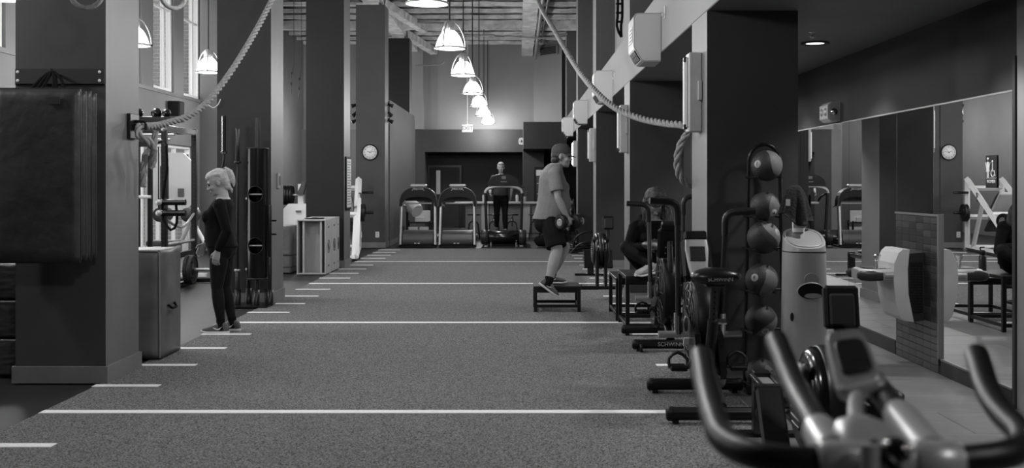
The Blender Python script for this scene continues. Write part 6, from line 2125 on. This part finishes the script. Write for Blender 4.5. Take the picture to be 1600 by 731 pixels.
# ---- man stepping down from the low box, dumbbells in his hands
T2, M2, H2 = person('man in grey shirt, cap and black shorts stepping off the low steel box', (0.45, 12.95, 0.0), 0.0, {
    'rings': [(0.92, -0.02, 0.1, 0.14), (0.99, -0.05, 0.165, 0.19), (1.08, -0.065, 0.19, 0.2), (1.17, -0.04, 0.185, 0.195), (1.26, -0.02, 0.18, 0.19), (1.36, -0.01, 0.175, 0.19), (1.46, -0.015, 0.165, 0.195), (1.56, -0.03, 0.145, 0.2), (1.635, -0.03, 0.12, 0.185), (1.70, -0.012, 0.09, 0.13), (1.745, 0.012, 0.066, 0.085)],
    'neck': (0.025, 0, 1.7), 'nr': 0.068, 'head': ((0.085, 0, 1.83), 0.12, -0.12), 'hs': 1.12, 'skin': 'skin_mid',
    'arms': [((-0.01, -0.2, 1.62), (0.03, -0.27, 1.33), (0.13, -0.255, 1.12), (0.3, 0.0, -0.9), (-0.3, 0.85, 0), 1, 0.95), ((0.0, 0.2, 1.62), (0.08, 0.27, 1.33), (0.19, 0.25, 1.12), (0.3, 0.0, -0.9), (-0.3, -0.85, 0), -1, 0.95)],
    'legs': [((-0.05, -0.11, 1.06), (0.02, -0.24, 0.72), (-0.085, -0.34, 0.355), (0.8, -0.05, -0.58), (0.58, 0, 0.8)), ((-0.05, 0.1, 1.06), (0.12, 0.06, 0.74), (-0.05, 0.04, 0.388), (1, -0.05, 0.0), (0, 0, 1))],
    'hem': 1.08, 'collar': 1.735, 'sleeve': 'short', 'top': 'cloth_grey', 'waist': 1.16, 'bottom': 'shorts', 'bot': 'cloth_dark', 'shoe': 'shoe_grey', 'sole': 'sole_white', 'off': 0.014, 'off2': 0.012, 'sock': True,
    'thigh': 1.18, 'calf': 1.2, 'arm': 1.1, 'hand': 1.08,
    'top_extra': [((0.05, 0, 1.27), (0.15, 0.17, 0.16)), ((0.06, 0, 1.45), (0.12, 0.16, 0.1))],
    'bottom_extra': [((-0.14, 0.08, 1.03), (0.11, 0.11, 0.12)), ((-0.14, -0.08, 1.03), (0.11, 0.11, 0.12))]})
hair(T2, M2, H2, [('e', (-0.055, 0, 0.0), (0.062, 0.08, 0.075)), ('e', (-0.075, 0, -0.055), (0.038, 0.06, 0.042)), ('e', (-0.02, 0.07, 0.0), (0.035, 0.014, 0.04)), ('e', (-0.02, -0.07, 0.0), (0.03, 0.014, 0.04)), ('e', (-0.06, 0.05, -0.05), (0.04, 0.03, 0.035)), ('e', (-0.06, -0.05, -0.05), (0.04, 0.03, 0.035))], 'hair_dark')
cap = MB()
cap.loft([(M2 @ (Vector(c) * H2), a * H2, b * H2) for c, a, b in (((-0.014, 0, 0.03), 0.084, 0.104), ((-0.015, 0, 0.06), 0.083, 0.103), ((-0.016, 0, 0.095), 0.072, 0.092), ((-0.018, 0, 0.12), 0.052, 0.068), ((-0.02, 0, 0.133), 0.02, 0.028))], (0, 1, 0), 28)
cp = cap.build('cap_crown', 'cap_grey', T2)
bm_ = MB()
brim_t, brim_b = [], []
for k in range(15):
    a = -1.15 + 2.3 * k / 14
    for arr, dz in ((brim_t, 0.0), (brim_b, -0.006)):
        arr.append([M2 @ (Vector((0.085 * math.cos(a) - 0.014 + 0.0, 0.08 * math.sin(a), 0.032 + dz)) * H2), M2 @ (Vector((0.07 + 0.095 * math.cos(a * 1.15) - 0.014, 0.072 * math.sin(a), 0.018 - 0.012 * math.cos(a) + dz)) * H2)])
vs = [v for p in brim_t for v in p] + [v for p in brim_b for v in p]
kk = 30
fs = []
for i in range(14):
    a = 2 * i
    fs += [(a, a + 1, a + 3, a + 2), (kk + a, kk + a + 2, kk + a + 3, kk + a + 1), (a + 1, kk + a + 1, kk + a + 3, a + 3), (a, a + 2, kk + a + 2, kk + a)]
fs += [(0, kk, kk + 1, 1), (28, 29, kk + 29, kk + 28)]
bm_.add(vs, fs, True)
bm_.build('cap_brim', 'cap_grey', cp)
for i, (c, ax, lb) in enumerate([((0.45 + 0.155, 12.95 - 0.25, 1.05), (0.75, 0.66), 'round-headed dumbbell in the capped man\'s near hand'), ((0.45 + 0.215, 12.95 + 0.25, 1.05), (0.8, -0.55), 'round-headed dumbbell in the capped man\'s far hand')]):
    a_ = Vector((ax[0], ax[1], 0)).normalized()
    zq = a_.to_track_quat('Z', 'Y').to_matrix().to_4x4()
    d = thing('dumbbell', lb, 'dumbbell', (c[0], c[1], c[2] - 0.09), 0, 'dumbbells of the capped man')
    Mx = TR((0, 0, 0.09)) @ zq
    MB().lathe([(0.0, -0.1), (0.015, -0.1), (0.017, 0.0), (0.015, 0.1), (0.0, 0.1)], 14, Mx).build('handle', 'dark_steel', d)
    for s_ in (-1, 1):
        hd_ = MB().lathe([(0.0, -0.04), (0.075, -0.04), (0.09, -0.025), (0.092, 0.025), (0.078, 0.04), (0.05, 0.042), (0.045, 0.036), (0.0, 0.036)], 28, Mx @ TR((0, 0, s_ * 0.115)) @ (RX(0) if s_ > 0 else RX(PI))).build('head', 'black_rubber', d)
        MB().lathe([(0.03, 0.037), (0.042, 0.04), (0.045, 0.037)], 24, Mx @ TR((0, 0, s_ * 0.115)) @ (RX(0) if s_ > 0 else RX(PI))).build('end_ring', 'silver', hd_)
        MB().cbox((0, 0, 0), (0.04, 0.018, 0.003), 0, None, Mx @ TR((0, 0, s_ * 0.154))).build('weight_mark', 'ball_mark', hd_)

# ---- grey-haired man walking on the far treadmill, towards the camera
T3, M3, H3 = person('grey-haired man in dark shirt walking on the far black treadmill', (-0.4, 26.75, 0.27), -PI / 2, {
    'rings': [(0.82, 0.0, 0.09, 0.13), (0.9, 0.0, 0.12, 0.165), (0.98, 0.0, 0.125, 0.17), (1.08, 0.0, 0.12, 0.16), (1.2, 0.0, 0.125, 0.17), (1.32, 0.0, 0.125, 0.185), (1.41, -0.01, 0.1, 0.185), (1.46, -0.01, 0.07, 0.12)],
    'neck': (-0.01, 0, 1.43), 'head': ((0.03, 0, 1.625), 0.05, 0.0), 'hs': 1.08, 'nr': 0.068, 'skin': 'skin', 'voxel': 0.009,
    'arms': [((-0.01, 0.19, 1.38), (-0.1, 0.27, 1.12), (0.05, 0.25, 0.92), (0.4, 0, -0.9), (0, -1, 0), -1, 0.5), ((-0.01, -0.19, 1.38), (-0.06, -0.28, 1.13), (0.12, -0.26, 1.0), (0.7, 0.0, -0.5), (0, 1, 0), 1, 0.5)],
    'legs': [((0, 0.09, 0.9), (0.1, 0.1, 0.5), (0.12, 0.11, 0.09), (1, 0.05, 0), (0, 0, 1)), ((0, -0.09, 0.9), (-0.02, -0.1, 0.49), (-0.22, -0.11, 0.14), (0.9, -0.05, -0.3), (0.3, 0, 0.9))],
    'hem': 0.9, 'collar': 1.45, 'sleeve': 'short', 'top': 'cap_grey', 'waist': 0.98, 'bottom': 'trousers', 'bot': 'cloth_dark', 'shoe': 'cap_grey', 'sole': 'shoe_pale', 'off2': 0.012})
hair(T3, M3, H3, [('e', (-0.03, 0, 0.045), (0.098, 0.084, 0.088)), ('e', (0.02, 0, 0.085), (0.065, 0.065, 0.04))], 'hair_grey')

# ---- seated woman on the tall box, head bowed over her phone
T4, M4, H4 = person('woman in black hoodie sitting cross-legged on the box, looking down', (1.42, 11.24, 0.575), -PI / 2, {
    'rings': [(0.03, -0.1, 0.12, 0.17), (0.1, -0.1, 0.14, 0.185), (0.2, -0.085, 0.125, 0.17), (0.32, -0.05, 0.12, 0.165), (0.42, -0.015, 0.115, 0.175), (0.5, 0.02, 0.095, 0.175), (0.55, 0.045, 0.07, 0.12)],
    'neck': (0.04, 0, 0.56), 'eyes': False, 'hs': 1.12, 'head': ((0.13, 0, 0.735), 1.0, -0.05), 'skin': 'skin_mid',
    'arms': [((0.01, 0.195, 0.47), (0.06, 0.27, 0.24), (0.27, 0.12, 0.29), (0.6, -0.6, 0.15), (0, -0.2, 1), -1, 0.5), ((0.01, -0.195, 0.47), (0.06, -0.28, 0.24), (0.27, -0.12, 0.29), (0.6, 0.6, 0.15), (0, 0.2, 1), 1, 0.5)],
    'legs': [((-0.06, 0.1, 0.09), (0.17, 0.29, 0.25), (0.25, 0.03, 0.09), (0.25, 0.95, -0.08), (0.3, 0, 0.9)), ((-0.06, -0.1, 0.09), (0.17, -0.31, 0.28), (0.29, -0.07, 0.095), (0.5, -0.75, -0.1), (0.3, 0, 0.9))],
    'hem': 0.08, 'collar': 0.545, 'sleeve': 'long', 'top': 'cloth_black', 'waist': 0.14, 'bottom': 'leggings', 'bot': 'cloth_leggings', 'shoe': 'shoe_pale', 'sole': 'sole_white', 'off': 0.018, 'off2': 0.007,
    'top_extra': [((-0.03, 0, 0.53), (0.08, 0.13, 0.05)), ((0.06, 0.09, 0.36), (0.075, 0.075, 0.075)), ((0.06, -0.09, 0.36), (0.075, 0.075, 0.075))]})
hair(T4, M4, H4, [('e', (-0.025, 0, 0.04), (0.102, 0.086, 0.094)), ('e', (-0.06, 0.0, -0.03), (0.06, 0.075, 0.07)), ('e', (0.03, 0, 0.075), (0.07, 0.072, 0.045)),
                  ('t', [(0.0, -0.078, 0.06), (0.03, -0.09, 0.0), (0.05, -0.095, -0.06), (0.03, -0.1, -0.1)], [0.04, 0.04, 0.034, 0.012]),
                  ('t', [(0.0, 0.078, 0.06), (0.03, 0.09, 0.0), (0.07, 0.1, -0.08), (0.14, 0.11, -0.14), (0.2, 0.12, -0.2)], [0.04, 0.045, 0.045, 0.036, 0.01]),
                  ('t', [(-0.02, 0.08, 0.0), (0.04, 0.115, -0.1), (0.12, 0.14, -0.16), (0.18, 0.15, -0.22)], [0.04, 0.042, 0.034, 0.008])], 'hair_brown')
def strands(t, Mh, hs, n, m, fall, seed, az0, az1, name='hair_strands'):
    q = random.Random(seed)
    sm = MB()
    for k in range(n):
        a = math.radians(q.uniform(az0, az1)) * q.choice((-1, 1))
        crown = Mh @ (Vector((-0.03 + q.uniform(-0.03, 0.05), q.uniform(-0.02, 0.02), 0.128)) * hs)
        o1 = Mh @ (Vector((-0.025 + 0.085 * math.cos(a), 0.085 * math.sin(a), 0.085)) * hs)
        o2 = Mh @ (Vector((-0.02 + 0.108 * math.cos(a), 0.1 * math.sin(a), 0.02)) * hs)
        f = q.uniform(*fall)
        side = math.copysign(1, a)
        o3 = o2 + Vector((0.02 + q.uniform(-0.02, 0.03), side * q.uniform(-0.01, 0.03), -f * 0.5))
        o4 = o3 + Vector((q.uniform(-0.02, 0.03), side * q.uniform(-0.02, 0.03), -f * 0.5))
        sm.tube(smooth_path([crown, o1, o2, o3, o4], 0.03), [0.006, 0.0075, 0.007, 0.006, 0.002], 5)
    o = sm.build(name, m, t)
    o['kind'] = 'stuff'
    return o


strands(T4, M4, H4, 90, 'hair_brown', (0.08, 0.22), 4, 48, 175)
hood = MB().tube(smooth_path([(0.1, -0.1, 0.53), (0.0, -0.14, 0.56), (-0.09, -0.08, 0.58), (-0.1, 0.0, 0.585), (-0.09, 0.08, 0.58), (0.0, 0.14, 0.56), (0.1, 0.1, 0.53)], 0.04), [0.025, 0.045, 0.05, 0.045, 0.025], 12)
hood.build('hood', 'cloth_black', T4)
MB().prism([(-0.045, 0.0), (0.045, 0.0), (0.0, 0.085)], 'x', 0.0, 0.002, TR((0.17, 0.14, 0.33))).build('chest_emblem', 'print_light', T4)
MB().prism([(-0.02, 0.0), (0.02, 0.0), (0.0, 0.035)], 'x', 0.0025, 0.004, TR((0.17, 0.14, 0.345))).build('chest_emblem', 'cloth_black', T4)
ph = thing('phone', 'phone held in the seated woman\'s hands', 'phone', (1.42, 10.92, 0.875))
MB().box((-0.075, -0.005, -0.037), (0.075, 0.005, 0.037), 0.004, RX(-0.9)).build('body', 'black_gloss', ph)
MB().box((-0.065, 0.005, -0.03), (0.065, 0.0062, 0.03), 0.0, RX(-0.9)).build('phone_screen', 'screen', ph)


# ================================================================== small remaining things
bxk = thing('storage_crate', 'black box on the tiles behind the studio bike console', 'box', (1.725, 5.25, 0))
MB().box((-0.08, -0.18, 0.0), (0.08, 0.18, 0.47), 0.012).build('body', 'black_plastic', bxk)
MB().box((-0.09, -0.19, 0.47), (0.09, 0.19, 0.525), 0.015).build('lid', 'black_rubber', bxk)
MB().cbox((0, -0.185, 0.36), (0.09, 0.012, 0.03), 0.004).build('handle', 'dark_plastic', bxk)
sw_ = thing('wall_speaker', 'dark box speaker on the window wall above the rack', 'speaker', (-6.88, 21.84, 2.82))
MB().box((-0.1, -0.17, 0), (0.12, 0.17, 0.34), 0.01).build('cabinet', 'black_plastic', sw_)
MB().box((0.12, -0.14, 0.03), (0.13, 0.14, 0.31), 0.004).build('grille', 'dark_plastic', sw_)
cbz = thing('loose_cable', 'thin pale cable curling beside the rope on the second left column', 'cable', (-3.75, 13.6, 2.4))
MB().tube(smooth_path([P(322, 160, 13.6), P(327, 165, 13.6), P(334, 168, 13.6), P(341, 163, 13.6), P(344.5, 155, 13.6)], 0.02), 0.006, 6).build('wire', 'white_plastic', cbz, world=True)
for i, (px, ya, yb_) in enumerate(((455, 112, 146), (467, 121, 152))):
    hw = thing('hanging_wire', ['thin wire with a dark clip hanging left of the third column', 'thin wire with a dark clip hanging close to the third column'][i], 'wire', P(px, yb_, 22.0), 0, 'wires in the left bay')
    p_ = P(px, ya, 22.0)
    MB().tube(smooth_path([V(p_.x + 0.05, 22.0, CEIL - 0.05), V(p_.x + 0.05, 22.0, p_.z + 0.15), p_, P(px + 1, (ya + yb_) / 2, 22.0), P(px, yb_, 22.0)], 0.1), 0.006, 6).build('wire', 'black_rubber', hw, world=True)
    c_ = P(px, 131 + 8 * i, 22.0)
    MB().box(c_ - V(0.02, 0.02, 0.03), c_ + V(0.02, 0.02, 0.03), 0.004).build('clip', 'black_plastic', hw, world=True)
ts = thing('suspension_strap', 'dark webbing strap hanging high on the right upper wall', 'strap', P(972, 62, 15.2))
for dx in (-0.03, 0.03):
    MB().tube(smooth_path([V(1.40 + dx * 0.3, 15.2 + dx, CEIL - 0.1), P(969, 0, 15.2) + V(dx, 0, 0), P(967, 40, 15.2) + V(dx, 0, 0), P(971, 58, 15.2)], 0.1), 0.02, 6).build('webbing', 'cloth_black', ts, world=True)
for z_ in (6, 20, 34):
    MB().cbox(P(968, z_, 15.2), (0.1, 0.02, 0.03), 0.004).build('stitch_loop', 'cloth_black', ts, world=True)
